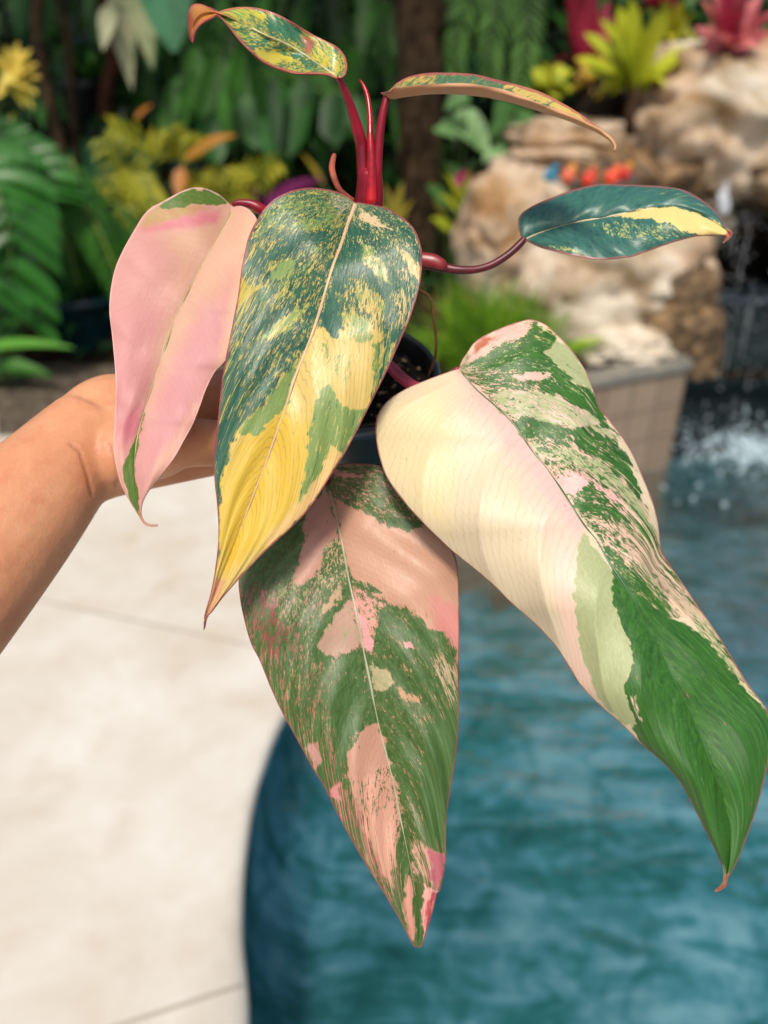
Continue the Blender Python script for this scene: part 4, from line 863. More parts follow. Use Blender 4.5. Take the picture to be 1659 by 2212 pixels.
def pinnate(mb, P, n, Lpx_fn, W_, down=.5, sides=(1, -1), var=None, prof='lance', fwd=.5, seg=5, planar=None):
    """split leaf: leaflets on both sides of a rachis given by 3D points"""
    Q, _ = spline3([Vector(p) for p in P], [0]*len(P), 12); m = len(Q); v0 = random.random() if var is None else var
    for i in range(n):
        t = (i+.5)/n; j = min(m-2, int(t*(m-1))); p = Q[j]; tn = (Q[j+1]-Q[max(0, j-1)]).normalized()
        s_ = tn.cross((CO-p).normalized()).normalized()
        if planar is not None: s_ = (s_+Vector(planar)).normalized()
        for sd_ in sides:
            L = Lpx_fn(t); d = (s_*sd_+tn*fwd+Vector((random.uniform(-.1, .1), random.uniform(-.1, .1), random.uniform(-.1, .1)))).normalized()
            mb.blade(p, d, (CO-p).normalized()+Vector((0, 0, .6)), L, W_, down, seg, prof, .3, max(0, min(1, v0+random.uniform(-.25, .25))))
def Vp(x, y, Y): return aty(x, y, Y)
def mpx(px, Y): return px*(Y*.95)/1670.6   # photo pixels to metres at world depth Y

def plant_thing(name, label, cat, x, y, group=None, z=None):
    e = empty(name, (x, y, bank_h(x, y) if z is None else z)); tag(e, label, cat, group); return e
def leafy(name, label, cat, Y, leaves, mat, base=None, group=None, stalk=stalk_g, srad=.008, extra=0, dY=.12, z=None, leafname='foliage'):
    """plant traced from its visible leaves: (x0,y0,x1,y1,width,profile,bend,var) in photo pixels at world depth Y"""
    b = base or (leaves[0][0], Y); bx = aty(b[0], 500, Y).x if base is None else base[0]; by = Y if base is None else base[1]
    e = plant_thing(name, label, cat, bx, by, group, z); mb = MB(); st = MB(); root = Vector(e.location)-Vector((0, 0, .02))
    for l in leaves:
        x0, y0, x1, y1, w_, prof, bend = l[:7]; v_ = l[7] if len(l) > 7 else None
        ya = Y+random.uniform(-dY, dY); p0 = Vp(x0, y0, ya); p1 = Vp(x1, y1, ya-random.uniform(.0, .15))
        bez(mb, p0, p1, bend, mpx(w_, Y), prof, .22, v_, tilt=random.uniform(-.3, .3))
        if stalk is not None: st.tube([root+Vector((random.uniform(-.02, .02), 0, 0)), root.lerp(p0, .55)+Vector((0, .04, .05)), p0], [srad, srad*.8, srad*.5], 6, sub=3)
    for _ in range(extra):
        a = random.uniform(0, 6.28); l0 = random.choice(leaves); L = mpx(math.hypot(l0[2]-l0[0], l0[3]-l0[1]), Y)
        p0 = root+Vector((math.cos(a)*.12, abs(math.sin(a))*.25+.1, random.uniform(.15, .5))); mb.blade(p0, (math.cos(a), math.sin(a)*.7, .5), (0, 0, 1), L, mpx(l0[4], Y), 1.2, 7, 'oval' if l0[5] == 'heart' else l0[5])
        st.tube([root, p0], [srad, srad*.6], 6)
    mb.build(leafname, mat, e)
    if stalk is not None: st.build('stalks', stalk, e)
    return e

# ---- trees: trunks traced from the photo, crowns overhead
def crown(mb, c, rad, n, size, seed):
    rnd = random.Random(seed); cl = [(Vector(c)+Vector((rnd.gauss(0, .45)*rad[0], rnd.gauss(0, .45)*rad[1], rnd.gauss(0, .4)*rad[2])), rnd.uniform(.18, .42)) for _ in range(26)]
    for i in range(n):
        cc, r_ = rnd.choice(cl); v_ = Vector((rnd.gauss(0, 1), rnd.gauss(0, 1), rnd.gauss(0, 1))).normalized()*r_*rnd.random()**.33*rad[0]
        p = cc+v_; d = (v_.normalized()*.6+Vector((rnd.uniform(-1, 1), rnd.uniform(-1, 1), rnd.uniform(-1, .2)))).normalized()
        n_ = Vector((rnd.uniform(-.6, .6), rnd.uniform(-.6, .6), 1)); L = size*rnd.uniform(.6, 1.3)
        mb.blade(p, d, n_, L, L*.42, .6, 3, 'oval', .3, rnd.random())
def tree(label, pts, rad, cc, cr, n, size, mat=F_dark, bm=bark, shag=0):
    b = pts[0]; e = empty('tree', b); tag(e, label, 'tree')
    mb = MB(); mb.tube(list(pts)+[Vector(cc)], list(rad)+[rad[-1]*.6], 14, sub=6)
    for i in range(5):
        a = i*1.3; mb.tube([Vector(pts[-1]).lerp(Vector(cc), .4), Vector(cc)+Vector((math.cos(a)*cr[0]*.6, math.sin(a)*cr[1]*.6, cr[2]*.3))], [rad[-1]*.5, rad[-1]*.15], 7)
    rnd = random.Random(3)
    for i in range(shag):
        t = rnd.random(); j = int(t*(len(pts)-1)); p = Vector(pts[j]).lerp(Vector(pts[min(j+1, len(pts)-1)]), t*(len(pts)-1)-j); a = rnd.uniform(0, 6.28); r_ = rad[0]*.95
        q = p+Vector((math.cos(a)*r_, math.sin(a)*r_, 0)); L = rnd.uniform(.12, .4); mb.tube([q, q+Vector((math.cos(a)*.015, math.sin(a)*.015, -L*.5)), q+Vector((0, 0, -L))], [.010, .012, .004], 5)
    mb.build('trunk', bm, e); mb = MB(); crown(mb, cc, cr, n, size, len(label)); mb.build('crown', mat, e); return e
def base_at(px, Y): x = aty(px, 400, Y).x; return Vector((x, Y, bank_h(x, Y)-.05))
tree('thick dark shaggy trunk rising behind the red plant stems', [base_at(915, 4.9), Vp(912, 330, 4.9), Vp(905, 120, 4.9), Vp(912, -120, 4.9)], [.115, .11, .12, .11], (.6, 4.9, 3.3), (1.3, 1.0, .6), 1100, .16, shag=90)
tree('slender brown trunk leaning right at far left of the garden', [base_at(150, 5.0), Vp(135, 330, 5.0), Vp(105, 215, 5.0), Vp(78, 60, 5.05), Vp(60, -100, 5.1)], [.035, .033, .032, .03, .028], (-2.3, 5.0, 3.1), (1.2, 1.0, .55), 800, .15)
tree('thin straight grey trunk right of the leaning one', [base_at(172, 5.25), Vp(160, 270, 5.25), Vp(150, 120, 5.25), Vp(140, -90, 5.25)], [.026, .025, .025, .022], (-1.2, 5.3, 3.2), (1.1, 1.0, .5), 650, .15)
tree('reddish brown trunk under the cream variegated leaf', [base_at(225, 5.5), Vp(228, 240, 5.5), Vp(246, 120, 5.5), Vp(252, -80, 5.5)], [.05, .048, .045, .04], (-.3, 5.6, 3.4), (1.2, 1.0, .5), 800, .15, bm=plain('reddish_bark', C('4a2c1c'), .95, .15, 14, C('1c0f0a'), .9, .03))

# ---- plants on the left, from the front of the bed backwards
e = plant_thing('split_leaf_plant', 'big glossy split leaf plant at the left edge, level with the pink leaf', 'plant', -2.5, 4.55); mb = MB(); st = MB()
fr = [([Vp(-70, 330, 4.3), Vp(-10, 400, 4.2), Vp(20, 520, 4.1), Vp(35, 690, 4.1)], 10, lambda t: .38*(1-.25*t), .085, .8, .3),
      ([Vp(-120, 300, 4.5), Vp(-20, 330, 4.45), Vp(60, 370, 4.4), Vp(120, 430, 4.4)], 9, lambda t: .32*(1-.3*t), .07, .7, .4),
      ([Vp(-160, 430, 4.1), Vp(-90, 470, 4.1), Vp(-40, 560, 4.05), Vp(-20, 640, 4.0)], 8, lambda t: .36*(1-.3*t), .08, .9, .35)]
for P, n_, f_, w_, dn, fw in fr:
    pinnate(mb, P, n_, f_, w_, dn, fwd=fw, var=.6, prof='strap'); st.tube([Vector(e.location), Vector(e.location).lerp(P[0], .5)+Vector((0, 0, .1)), P[0]]+P[1:], [.012, .012, .01]+[.009]*(len(P)-1), 7, sub=5)
mb.build('foliage', foliage('split_leaf_green', C('1c4c14'), C('3f8430'), .38, spec=.45), e); st.build('stalks', stalk_g, e)
e = plant_thing('drooping_palm', 'dark drooping frond hanging beside the pink leaf', 'plant', -1.9, 4.9); mb = MB(); st = MB()
for P, L_, v_ in [([Vp(150, 350, 4.7), Vp(178, 425, 4.6), Vp(215, 500, 4.5), Vp(262, 610, 4.45)], .36, .5), ([Vp(120, 470, 4.8), Vp(150, 540, 4.7), Vp(170, 620, 4.65)], .30, .3), ([Vp(230, 440, 4.8), Vp(290, 500, 4.75), Vp(330, 590, 4.7)], .3, .3)]:
    pinnate(mb, P, 20, lambda t: L_*(1-.5*t), .03, 2.6, fwd=.35, var=v_); st.tube([Vector(e.location)]+P, [.01]+[.008]*len(P), 7, sub=5)
mb.build('foliage', foliage('drooping_palm_leaf', C('1c4a10'), C('3a741c')), e); st.build('rachis', plain('lime_rachis', C('5c7a1e'), .5), e)
def lobed(e_mb, c, tips, w_, Y, var=.6):
    for (x, y) in tips: bez(e_mb, Vp(c[0], c[1], Y), Vp(x, y, Y-.03), .06, mpx(w_, Y), 'lance', .15, var+random.uniform(-.2, .2), 6)
e = plant_thing('yellow_lobed_plant', 'bright yellow finger-lobed leaves at the far left edge', 'plant', -2.6, 4.9); mb = MB(); st = MB()
lobed(mb, (28, 165), [(40, 90), (68, 105), (82, 138), (88, 168), (82, 205), (72, 235), (52, 232), (10, 98), (-14, 120), (-10, 215), (0, 190)], 26, 4.6, .7)
lobed(mb, (30, 160), [(50, 110), (65, 150), (60, 195), (20, 120), (5, 180)], 34, 4.58, .8)
lobed(mb, (12, 290), [(55, 300), (48, 275), (40, 320), (-10, 260), (-20, 310), (30, 245)], 22, 4.65, .4)
for c in ((28, 165), (12, 290)): st.tube([Vector(e.location), Vp(-40, 350, 4.8), Vp(c[0]-10, c[1]+20, 4.66), Vp(c[0], c[1], 4.62)], .008, 6, sub=4)
mb.build('foliage', F_yel, e); st.build('stalks', stalk_g, e)
leafy('broadleaf_plant', 'low plant with broad green blades beside the arm, at left edge', 'plant', 4.05, [(-60, 760, 158, 752, 30, 'oval', .12, .9), (-80, 800, 115, 815, 62, 'oval', .15, .45), (-40, 850, 90, 900, 40, 'lance', .2, .5), (-30, 790, 50, 700, 26, 'lance', .2, .3), (-60, 850, 40, 960, 40, 'lance', .2, .3)], F_mid, base=(-2.1, 4.15), z=-.03, extra=3)
leafy('blue_green_plant', 'blue green oval leaves between the two thin trunks', 'plant', 5.35, [(215, 420, 275, 295, 75, 'oval', .1, .3), (250, 330, 225, 270, 55, 'oval', .1, .8), (170, 430, 200, 300, 60, 'oval', .1, .4), (290, 400, 320, 300, 60, 'oval', .1, .1), (245, 470, 240, 350, 80, 'oval', .1, .2), (185, 330, 150, 400, 50, 'oval', .1, .1)], F_blue, extra=3)
leafy('variegated_monstera', 'cream and green hanging leaf above the reddish trunk', 'plant', 5.2, [(245, -30, 285, 195, 52, 'lance', .05, .9), (240, 10, 222, 110, 36, 'lance', .1, .6), (300, -20, 330, 150, 60, 'heart', .1, .0)], F_cream, base=(-1.75, 5.9))
leafy('elephant_ear', 'large smooth blue green leaf hanging in from the top, left of the top leaf', 'plant', 4.7, [(352, -60, 375, 112, 100, 'oval', .05, .85), (420, -120, 470, -10, 90, 'oval', .05, .4)], F_blue, base=(-1.4, 5.6))
def yellow_plant(label, Y, cs, base, mat=F_olive):
    e = plant_thing('lobed_philodendron', label, 'plant', base[0], base[1], 'yellow green lobed plants under the strap leaves'); mb = MB(); st = MB()
    for (x0, y0, x1, y1, L, w_, n_) in cs:
        P = [Vp(x0, y0, Y), Vp((x0+x1)/2, (y0+y1)/2-8, Y-.05), Vp(x1, y1, Y-.1)]
        pinnate(mb, P, n_, lambda t: mpx(L, Y)*(1-.45*t), mpx(w_*.7, Y), .8, fwd=.8, var=.55, seg=4); bez(mb, P[0], P[2], .03, mpx(w_*.9, Y), 'lance', .2, .6)
        st.tube([Vector(e.location), P[0]+Vector((0, .1, .02)), P[0]], .008, 6, sub=3)
    mb.build('foliage', mat, e); st.build('stalks', stalk_g, e)
yellow_plant('yellow green lobed leaves just above the pink leaf', 4.9, [(290, 420, 225, 300, 70, 20, 7), (260, 360, 340, 440, 75, 20, 7), (345, 340, 245, 275, 55, 18, 6), (330, 400, 215, 400, 50, 16, 6), (250, 430, 290, 480, 50, 18, 5)], (-1.6, 5.0))
yellow_plant('yellow green lobed leaves right of the pink leaf, beside the orange leaf', 4.95, [(390, 350, 370, 280, 60, 20, 6), (600, 380, 450, 390, 50, 18, 8), (400, 430, 470, 380, 60, 22, 6), (560, 420, 470, 440, 60, 20, 6), (430, 350, 410, 295, 45, 18, 5), (500, 410, 600, 350, 55, 22, 7)], (-1.1, 5.0))
leafy('orange_leaf_plant', 'single orange brown leaf reaching right above the yellow green plants', 'plant', 4.85, [(400, 345, 512, 292, 34, 'lance', .12, .6), (395, 360, 385, 440, 34, 'lance', .1, .3), (290, 260, 330, 225, 14, 'lance', .1, .1)], F_orange)
leafy('purple_leaf_plant', 'dark purple leaves just left of the curled brown sheath', 'plant', 4.7, [(560, 455, 700, 385, 42, 'lance', .1, .9), (590, 460, 660, 395, 44, 'lance', .12, .7), (580, 460, 530, 400, 30, 'lance', .1, .1), (620, 470, 720, 420, 36, 'lance', .1, .3), (610, 450, 690, 400, 30, 'lance', .1, .0)], F_purple)
leafy('yellow_croton', 'yellow spotted leaves right of the red stems', 'plant', 4.55, [(850, 480, 828, 395, 26, 'lance', .1, .9), (855, 480, 872, 390, 26, 'lance', .1, .7), (860, 490, 895, 430, 24, 'lance', .1, .5), (845, 500, 815, 440, 24, 'lance', .1, .9), (960, 470, 930, 390, 22, 'lance', .1, .3), (850, 520, 880, 460, 26, 'lance', .1, .9), (700, 400, 650, 330, 16, 'lance', .1, .2)], F_yel, extra=3)
def straps(label, Y, x0, x1, n_, top, ln, mat, base, seed):
    rnd = random.Random(seed); e = plant_thing('strap_leaf_plant', label, 'plant', base[0], base[1], 'hanging strap leaf plants at the back'); mb = MB(); st = MB(); hub = Vector(e.location)
    for i in range(n_):
        x = x0+(x1-x0)*(i+rnd.random())/n_; t_ = rnd.uniform(*top); L = rnd.uniform(*ln); Yd = Y+rnd.uniform(-.25, .25); p0 = Vp(x, t_, Yd); p1 = Vp(x+rnd.uniform(-45, 45), t_+L, Yd-.15)
        bez(mb, p0, p1, rnd.uniform(0, .12), mpx(rnd.uniform(28, 58), Y), 'strap' if rnd.random() < .6 else 'lance', .3, rnd.random(), 8, rnd.uniform(-.6, .6))
        st.tube([hub+Vector((rnd.uniform(-.3, .3), rnd.uniform(0, .3), 0)), Vector(((hub.x+p0.x)/2, Yd+.25, p0.z)), p0], [.012, .009, .006], 5, sub=3)
    mb.build('foliage', mat, e); st.build('stalks', stalk_g, e)
straps('tall dark strap leaves directly behind the red stems', 5.6, 560, 860, 22, (-80, 140), (140, 300), F_dark, (-.6, 6.0), 5)
straps('mid green strap leaves under the upper left leaf', 5.4, 400, 600, 15, (-40, 180), (120, 260), F_dark, (-1.3, 5.9), 8)
straps('darker strap leaves low down behind the yellow green plants', 5.2, 420, 800, 18, (150, 260), (100, 200), F_deep, (-.9, 5.6), 2)
straps('dim strap leaves at the top left corner', 5.9, -20, 420, 22, (-60, 120), (120, 240), F_deep, (-2.4, 6.3), 12)
leafy('heart_leaf_plant', 'pale green heart shaped leaves right of the dark trunk', 'plant', 4.6, [(985, 245, 1055, 335, 66, 'oval', .1, .9), (950, 270, 985, 300, 50, 'heart', .1, .5), (1120, 310, 1040, 350, 44, 'heart', .1, .8), (1060, 290, 1120, 260, 40, 'heart', .1, .2), (1010, 200, 960, 240, 46, 'heart', .1, .2), (1000, 400, 960, 350, 44, 'heart', .1, .3), (1100, 220, 1070, 280, 46, 'heart', .1, .1), (1060, 380, 1110, 335, 40, 'heart', .1, .6), (960, 440, 920, 400, 40, 'heart', .1, .2), (1140, 240, 1100, 300, 40, 'heart', .1, .2)], foliage('pale_heart_leaf', C('3c6a2c'), C('86b070')), extra=5)
e = plant_thing('fern', 'green fern fronds hanging at the top, right of the dark trunk', 'fern', .75, 5.3); mb = MB(); st = MB()
for P in ([Vp(1090, -80, 5.0), Vp(1075, 20, 4.9), Vp(1060, 110, 4.85), Vp(1065, 185, 4.8)], [Vp(1120, -70, 5.0), Vp(1140, 30, 4.9), Vp(1135, 120, 4.85), Vp(1120, 200, 4.8)], [Vp(1060, -60, 5.1), Vp(1010, 10, 5.0), Vp(985, 90, 4.95), Vp(985, 160, 4.9)]):
    pinnate(mb, P, 17, lambda t: .19*(1-.5*t), .016, .6, fwd=.7, var=.7, seg=3); st.tube([Vector(e.location), P[0]]+P, [.008]*6, 6)
mb.build('foliage', foliage('fern_green', C('2a5c1c'), C('74a44c')), e); st.build('rachis', stalk_g, e)
e = leafy('pink_flower_plant', 'leafy plant with one fuchsia flower between the dark trunk and the rocks', 'flowering plant', 4.35, [(1000, 440, 975, 395, 26, 'lance', .1, .7), (1010, 440, 1040, 400, 26, 'lance', .1, .8), (990, 460, 950, 420, 26, 'lance', .1, .9), (1000, 430, 1020, 365, 22, 'lance', .1, .5), (980, 500, 930, 470, 26, 'lance', .1, .3), (1000, 450, 960, 370, 24, 'lance', .1, .8), (1010, 430, 1060, 430, 24, 'lance', .1, .4)], F_lime, extra=2)
mb = MB()
for i in range(12):
    a = i*2.4; c = Vp(1000, 386, 4.25); mb.blade(c, (math.cos(a), -.5, math.sin(a)), (0, -1, .3), .055, .03, .3, 4, 'oval', .3)
    mb.blade(c+Vector((0, -.015, 0)), (math.cos(a+1)*.6, -1, math.sin(a+1)*.6), (0, 0, 1), .04, .022, .3, 4, 'oval', .3)
mb.build('flower', plain('fuchsia_petals', C('c22a86'), .5, .3), e)

# ---- potted plants standing in the bed
def garden_pot(label, c, r_, h_, mat, plantmat, n_, L_, tall=False):
    e = empty('garden_pot', c); tag(e, label, 'plant pot'); mb = MB()
    mb.lathe(c, (0, 0, 1), [(0, .002), (r_*.72, .002), (r_*.78, .01), (r_*.98, h_*.9), (r_*1.06, h_*.91), (r_*1.07, h_), (r_*.97, h_), (r_*.93, h_*.86), (0, h_*.86)], 40); mb.build('pot', mat, e)
    mb = MB(); top = Vector(c)+Vector((0, 0, h_*.86))
    for i in range(n_):
        a = i*2.4; mb.blade(top+Vector((math.cos(a), math.sin(a), 0))*r_*.3, (math.cos(a)*.6, math.sin(a)*.6, 1), (-math.cos(a), -math.sin(a), .5), L_*random.uniform(.7, 1.1), L_*.2, 1.2, 7, 'strap')
    mb.build('foliage', plantmat, e)
p = ground(172, 792, -.02); garden_pot('big dark teal pot behind the arm, left of the pink leaf', Vector((p.x-.02, 4.72, -.06)), .24, .42, plain('teal_glaze', C('123642'), .25, .5, 8, C('0a2028')), F_deep, 9, .4)
bx = Vp(185, 240, 5.7); garden_pot('small black nursery pot with a grey rim, between the thin trunks', Vector((bx.x, 5.7, bank_h(bx.x, 5.7)-.03)), .14, max(.2, Vp(180, 172, 5.7).z-bank_h(bx.x, 5.7)+.03), plain('grey_black_plastic', C('2a2e34'), .3, .5, 8, C('15171a')), F_dark, 7, .5)
bx = Vp(425, 350, 5.15); garden_pot('blue grey glazed pot behind the yellow green lobed plants', Vector((bx.x, 5.15, bank_h(bx.x, 5.15)-.03)), .17, Vp(425, 285, 5.15).z-bank_h(bx.x, 5.15)+.03, plain('blue_glaze', C('2a5a66'), .25, .5, 8, C('183844')), F_deep, 5, .3)

# ---- far dense foliage that nobody could count
mb = MB(); rnd = random.Random(11)
for i in range(9000):
    y = 5.3+rnd.random()**.8*3.2; x = rnd.uniform(-5.5, 5.5)
    if x > .9 and y < 5.6: continue
    z = bank_h(x, y)+rnd.random()**1.3*.75; L = rnd.uniform(.10, .34); a = rnd.uniform(0, 6.28)
    mb.blade((x, y, z), (math.cos(a), math.sin(a)-.4, rnd.uniform(-.5, .7)), (rnd.uniform(-.4, .4), -.5, 1), L, L*rnd.uniform(.2, .55), 1.2, 4, rnd.choice(('lance', 'oval', 'strap')), .3, rnd.random()**3)
o = mb.build('dense_foliage', foliage('undergrowth', C('0c2608'), C('4a8a2c'))); tag(o, 'dense dark green undergrowth filling the bank behind the garden plants', 'undergrowth', kind='stuff')
mb = MB()
for i in range(900):
    y = rnd.uniform(4.55, 5.4); x = rnd.uniform(-4.5, .4); L = rnd.uniform(.08, .22); a = rnd.uniform(0, 6.28)
    mb.blade((x, y, bank_h(x, y)+rnd.random()*.2), (math.cos(a), math.sin(a)-.3, rnd.uniform(0, .8)), (0, -.4, 1), L, L*.35, 1.2, 4, 'oval', .3, rnd.random()**2)
o = mb.build('ground_cover', F_deep); tag(o, 'low dark ground cover along the front of the planted bed', 'ground cover', kind='stuff')
# ------------------------------------------------------------------ rocks
k = N('limestone'); ob = k.n('NewGeometry').outputs['Position']
f1 = k.noise(ob, 2.6, 7, .62, .6); f2 = k.noise(k.mapping(ob, (1, 1, 1.4)), 3.0, 7, .62, .9); f3 = k.noise(ob, 1.6, 3, .5)
cc = k.ramp(f2, [(.28, C('4c3c28')), (.37, C('8c7656')), (.47, C('b0a08a')), (.60, C('cbc0ae'))])
cc = k.mix(k.math('MULTIPLY_ADD', f3, 4, -1.7, clamp=True), cc, k.mix(.55, cc, C('a8743f')))
cc = k.mix(k.math('MULTIPLY_ADD', f1, 5, -2.9, clamp=True), cc, k.mix(.6, cc, C('b9b4a8')))
vor = k.n('TexVoronoi'); vor.feature = 'DISTANCE_TO_EDGE'; k.l(k.mapping(ob, (1, 1, 1.8)), vor.inputs[0]); vor.inputs['Scale'].default_value = 3.4
hh = k.math('ADD', f2, k.math('MULTIPLY', f1, 1.2)); lime = k.done(k.pbsdf(cc, .8, .25, k.bump(hh, .6, .04)))
k = N('wet_brown_rock'); ob = k.n('NewGeometry').outputs['Position']; f2 = k.noise(k.mapping(ob, (1, 1, 1.6)), 7, 7, .65, .8)
cc = k.ramp(f2, [(.32, C('1c150e')), (.48, C('5a442c')), (.64, C('9a7c54'))]); wetrock = k.done(k.pbsdf(cc, .45, .5, k.bump(f2, .9, .05)))
def rock(label, c, rad, seed, mat=lime, sub=5, rough=.30, group='limestone boulders of the waterfall'):
    bm = bmesh.new(); bmesh.ops.create_icosphere(bm, subdivisions=sub, radius=1); of = Vector((seed*3.7, seed*1.3, seed*2.1)); rz = Matrix.Rotation(seed*1.7, 3, 'Z')
    for v_ in bm.verts:
        p = v_.co.copy(); q = rz@p
        # boxy boulder with chipped facets and pits
        m_ = max(abs(p.x), abs(p.y), abs(p.z)); p = p.lerp(p/m_*.86, .42)
        d = rough*mn.fractal(q*1.25+of, .9, 2.1, 4) - .12*max(0, 1-abs(mn.noise(q*1.9+of))*7) + .05*(1-abs(mn.noise(q*2.6+of))*2) + .03*mn.noise(q*9+of)+.012*mn.noise(q*22+of)
        l = math.floor((q.z+.15*mn.noise(q*2+of))*4.5)/4.5; d += .07*mn.noise(Vector((l*9, seed, 0)))
        p = p*(1+d-.06); v_.co = Vector((p.x*rad[0], p.y*rad[1], p.z*rad[2]))+Vector(c)
    me = bpy.data.meshes.new('boulder'); bm.to_mesh(me); bm.free(); me.polygons.foreach_set('use_smooth', [True]*len(me.polygons))
    o = link('boulder', me, mat); tag(o, label, 'rock', group); return o
rock('large pale brown boulder under the teal leaf, standing on the tiled wall', Vp(1300, 612, 3.78), (.56, .36, .40), 1, rough=.17)
rock('rounded boulder behind the bright grass, left of the largest pale brown one', Vp(1105, 520, 3.95), (.30, .30, .36), 2, rough=.17)
rock('flat pale slab below the tip of the slender arching leaf', Vp(1240, 300, 4.5), (.36, .32, .12), 3)
rock('darker flat slab just above the painted ornaments', Vp(1235, 352, 4.35), (.42, .30, .10), 4)
rock('big pitted boulder at upper right under the pink bromeliad', Vp(1585, 262, 4.35), (.60, .50, .42), 5, rough=.17)
rock('brown boulder behind the upper edge of the teal leaf', Vp(1440, 440, 4.4), (.36, .34, .26), 6)
rock('brown overhanging rock at the right edge above the dark grotto', Vp(1672, 345, 4.25), (.26, .35, .25), 7, wetrock)
rock('low boulder at the wall corner, beside the dark tiled wall', Vp(1450, 690, 3.62), (.24, .22, .30), 8, wetrock)
rock('small pale boulder resting on the slate ledge', Vp(1330, 752, 3.45), (.24, .16, .10), 9)
rock('stone coloured dark for the shade in the gap below the yellow bromeliad', Vp(1355, 262, 4.65), (.32, .3, .28), 10, plain('gap_shade_stone', C('2c2218'), .9, .2, 8, C('0c0906'), .9, .03))  # stone put in the gap, the gap's shade given as its colour
rock('shaded rear rock right of the grotto, mostly past the frame', Vp(1900, 420, 4.6), (.5, .5, .9), 13, wetrock)
rock('brown rock filling behind the largest boulder', Vp(1330, 470, 4.3), (.55, .35, .36), 12, wetrock)
# ------------------------------------------------------------------ bromeliads and cordyline on the rocks
def rosette(name, label, cat, c, tips, Y, w_, mat, prof='strap', inner=8, iL=.2, z=None, bend=.12):
    cv = Vp(c[0], c[1], Y); e = empty(name, cv-Vector((0, 0, .10))); tag(e, label, cat); mb = MB()
    for (x, y, v_) in tips: bez(mb, cv+Vector((random.uniform(-.02, .02), 0, -.03)), Vp(x, y, Y-random.uniform(-.1, .2)), bend, mpx(w_*random.uniform(.8, 1.15), Y), prof, .35, v_, 9, random.uniform(-.4, .4))
    for i in range(inner):
        a = i*2.4+.3; mb.blade(cv+Vector((0, .02, -.03)), (math.cos(a)*.8, math.sin(a)*.8+.2, .7), (-math.cos(a), -math.sin(a), .5), iL*random.uniform(.8, 1.2), mpx(w_, Y)*.9, 1.3, 7, prof)
    mb.build('foliage', mat, e); mb = MB(); mb.tube([cv-Vector((0, 0, .22)), cv-Vector((0, 0, .10)), cv], [.03, .035, .02], 10); mb.build('base', stalk_b, e); return e
rosette('bromeliad', 'yellow green bromeliad on the rocks, left of the pink one', 'plant', (1375, 178), [(1262, 72, .6), (1296, 42, .8), (1335, 12, .9), (1362, -5, .7), (1442, 12, 1), (1412, 30, .5), (1500, 100, .9), (1470, 130, .7), (1240, 128, .8), (1262, 150, .4), (1300, 168, .3), (1330, 70, .8), (1395, 60, .9), (1440, 150, .3), (1350, 110, .6)], 4.25, 30, F_lime, inner=7, iL=.22)
k = N('pink_bromeliad_leaf'); 
rosette('bromeliad', 'pink and red bromeliad on the pitted boulder at the top right', 'plant', (1572, 92), [(1512, -5, 1), (1530, -40, .8), (1556, -50, .1), (1585, -50, .0), (1620, -45, .3), (1648, -20, .7), (1690, 20, .8), (1690, 70, .6), (1518, 108, 1), (1535, 70, .7), (1625, 118, .7), (1605, 60, .2), (1565, 10, .0), (1590, 20, .0), (1650, 100, .9), (1500, 60, .9)], 4.15, 34, F_pink, 'lance', inner=4, iL=.2)
e = rosette('cordyline', 'tall red leaved plant at the top, left of the yellow bromeliad', 'plant', (1268, 128), [(1238, -60, .1), (1262, -70, .3), (1290, -50, .8), (1318, 0, .9), (1330, 35, .4), (1228, 20, .1), (1250, 10, .2), (1275, 0, .5), (1296, 30, .8), (1240, 90, .3), (1285, 60, .6), (1310, 75, .5), (1222, -20, .0)], 4.8, 34, F_red, 'lance', inner=4, iL=.25)
mb = MB(); mb.tube([Vp(1262, 330, 4.85), Vp(1258, 240, 4.85), Vp(1266, 140, 4.8)], [.03, .026, .022], 10, sub=4); mb.build('stem', plain('dark_red_cane', C('4a1420'), .6), e)
rosette('bromeliad', 'small orange yellow rosette below the tall red leaved plant', 'plant', (1300, 175), [(1250, 135, .9), (1275, 120, .8), (1330, 130, .6), (1240, 165, .7), (1350, 160, .5), (1290, 215, .4), (1320, 110, .9)], 4.6, 26, foliage('gold_leaf', C('a8902a'), C('d0a848'), c3=C('6a7a1c')), inner=5, iL=.16)
rosette('bromeliad', 'small lime rosette above the slender arching leaf', 'plant', (1195, 185), [(1150, 150, .9), (1170, 135, .8), (1215, 140, 1), (1235, 150, .7), (1150, 170, .5), (1205, 215, .9), (1225, 190, .4)], 4.7, 26, F_lime, inner=5, iL=.15)
rosette('bromeliad', 'olive green rosette behind and above the yellow bromeliad', 'plant', (1450, 85), [(1400, 20, .5), (1430, 0, .7), (1470, 0, .9), (1500, 30, .5), (1500, 70, .3), (1405, 60, .4), (1480, 40, .8)], 4.8, 22, F_olive, inner=10, iL=.2)
rosette('cordyline', 'dark red leaves at the top edge between the yellow and pink bromeliads', 'plant', (1430, 10), [(1400, -60, .2), (1430, -70, .3), (1460, -50, .4), (1410, -10, .3), (1480, -20, .3), (1350, -30, .3)], 5.1, 34, F_red, 'lance', inner=5, iL=.2)
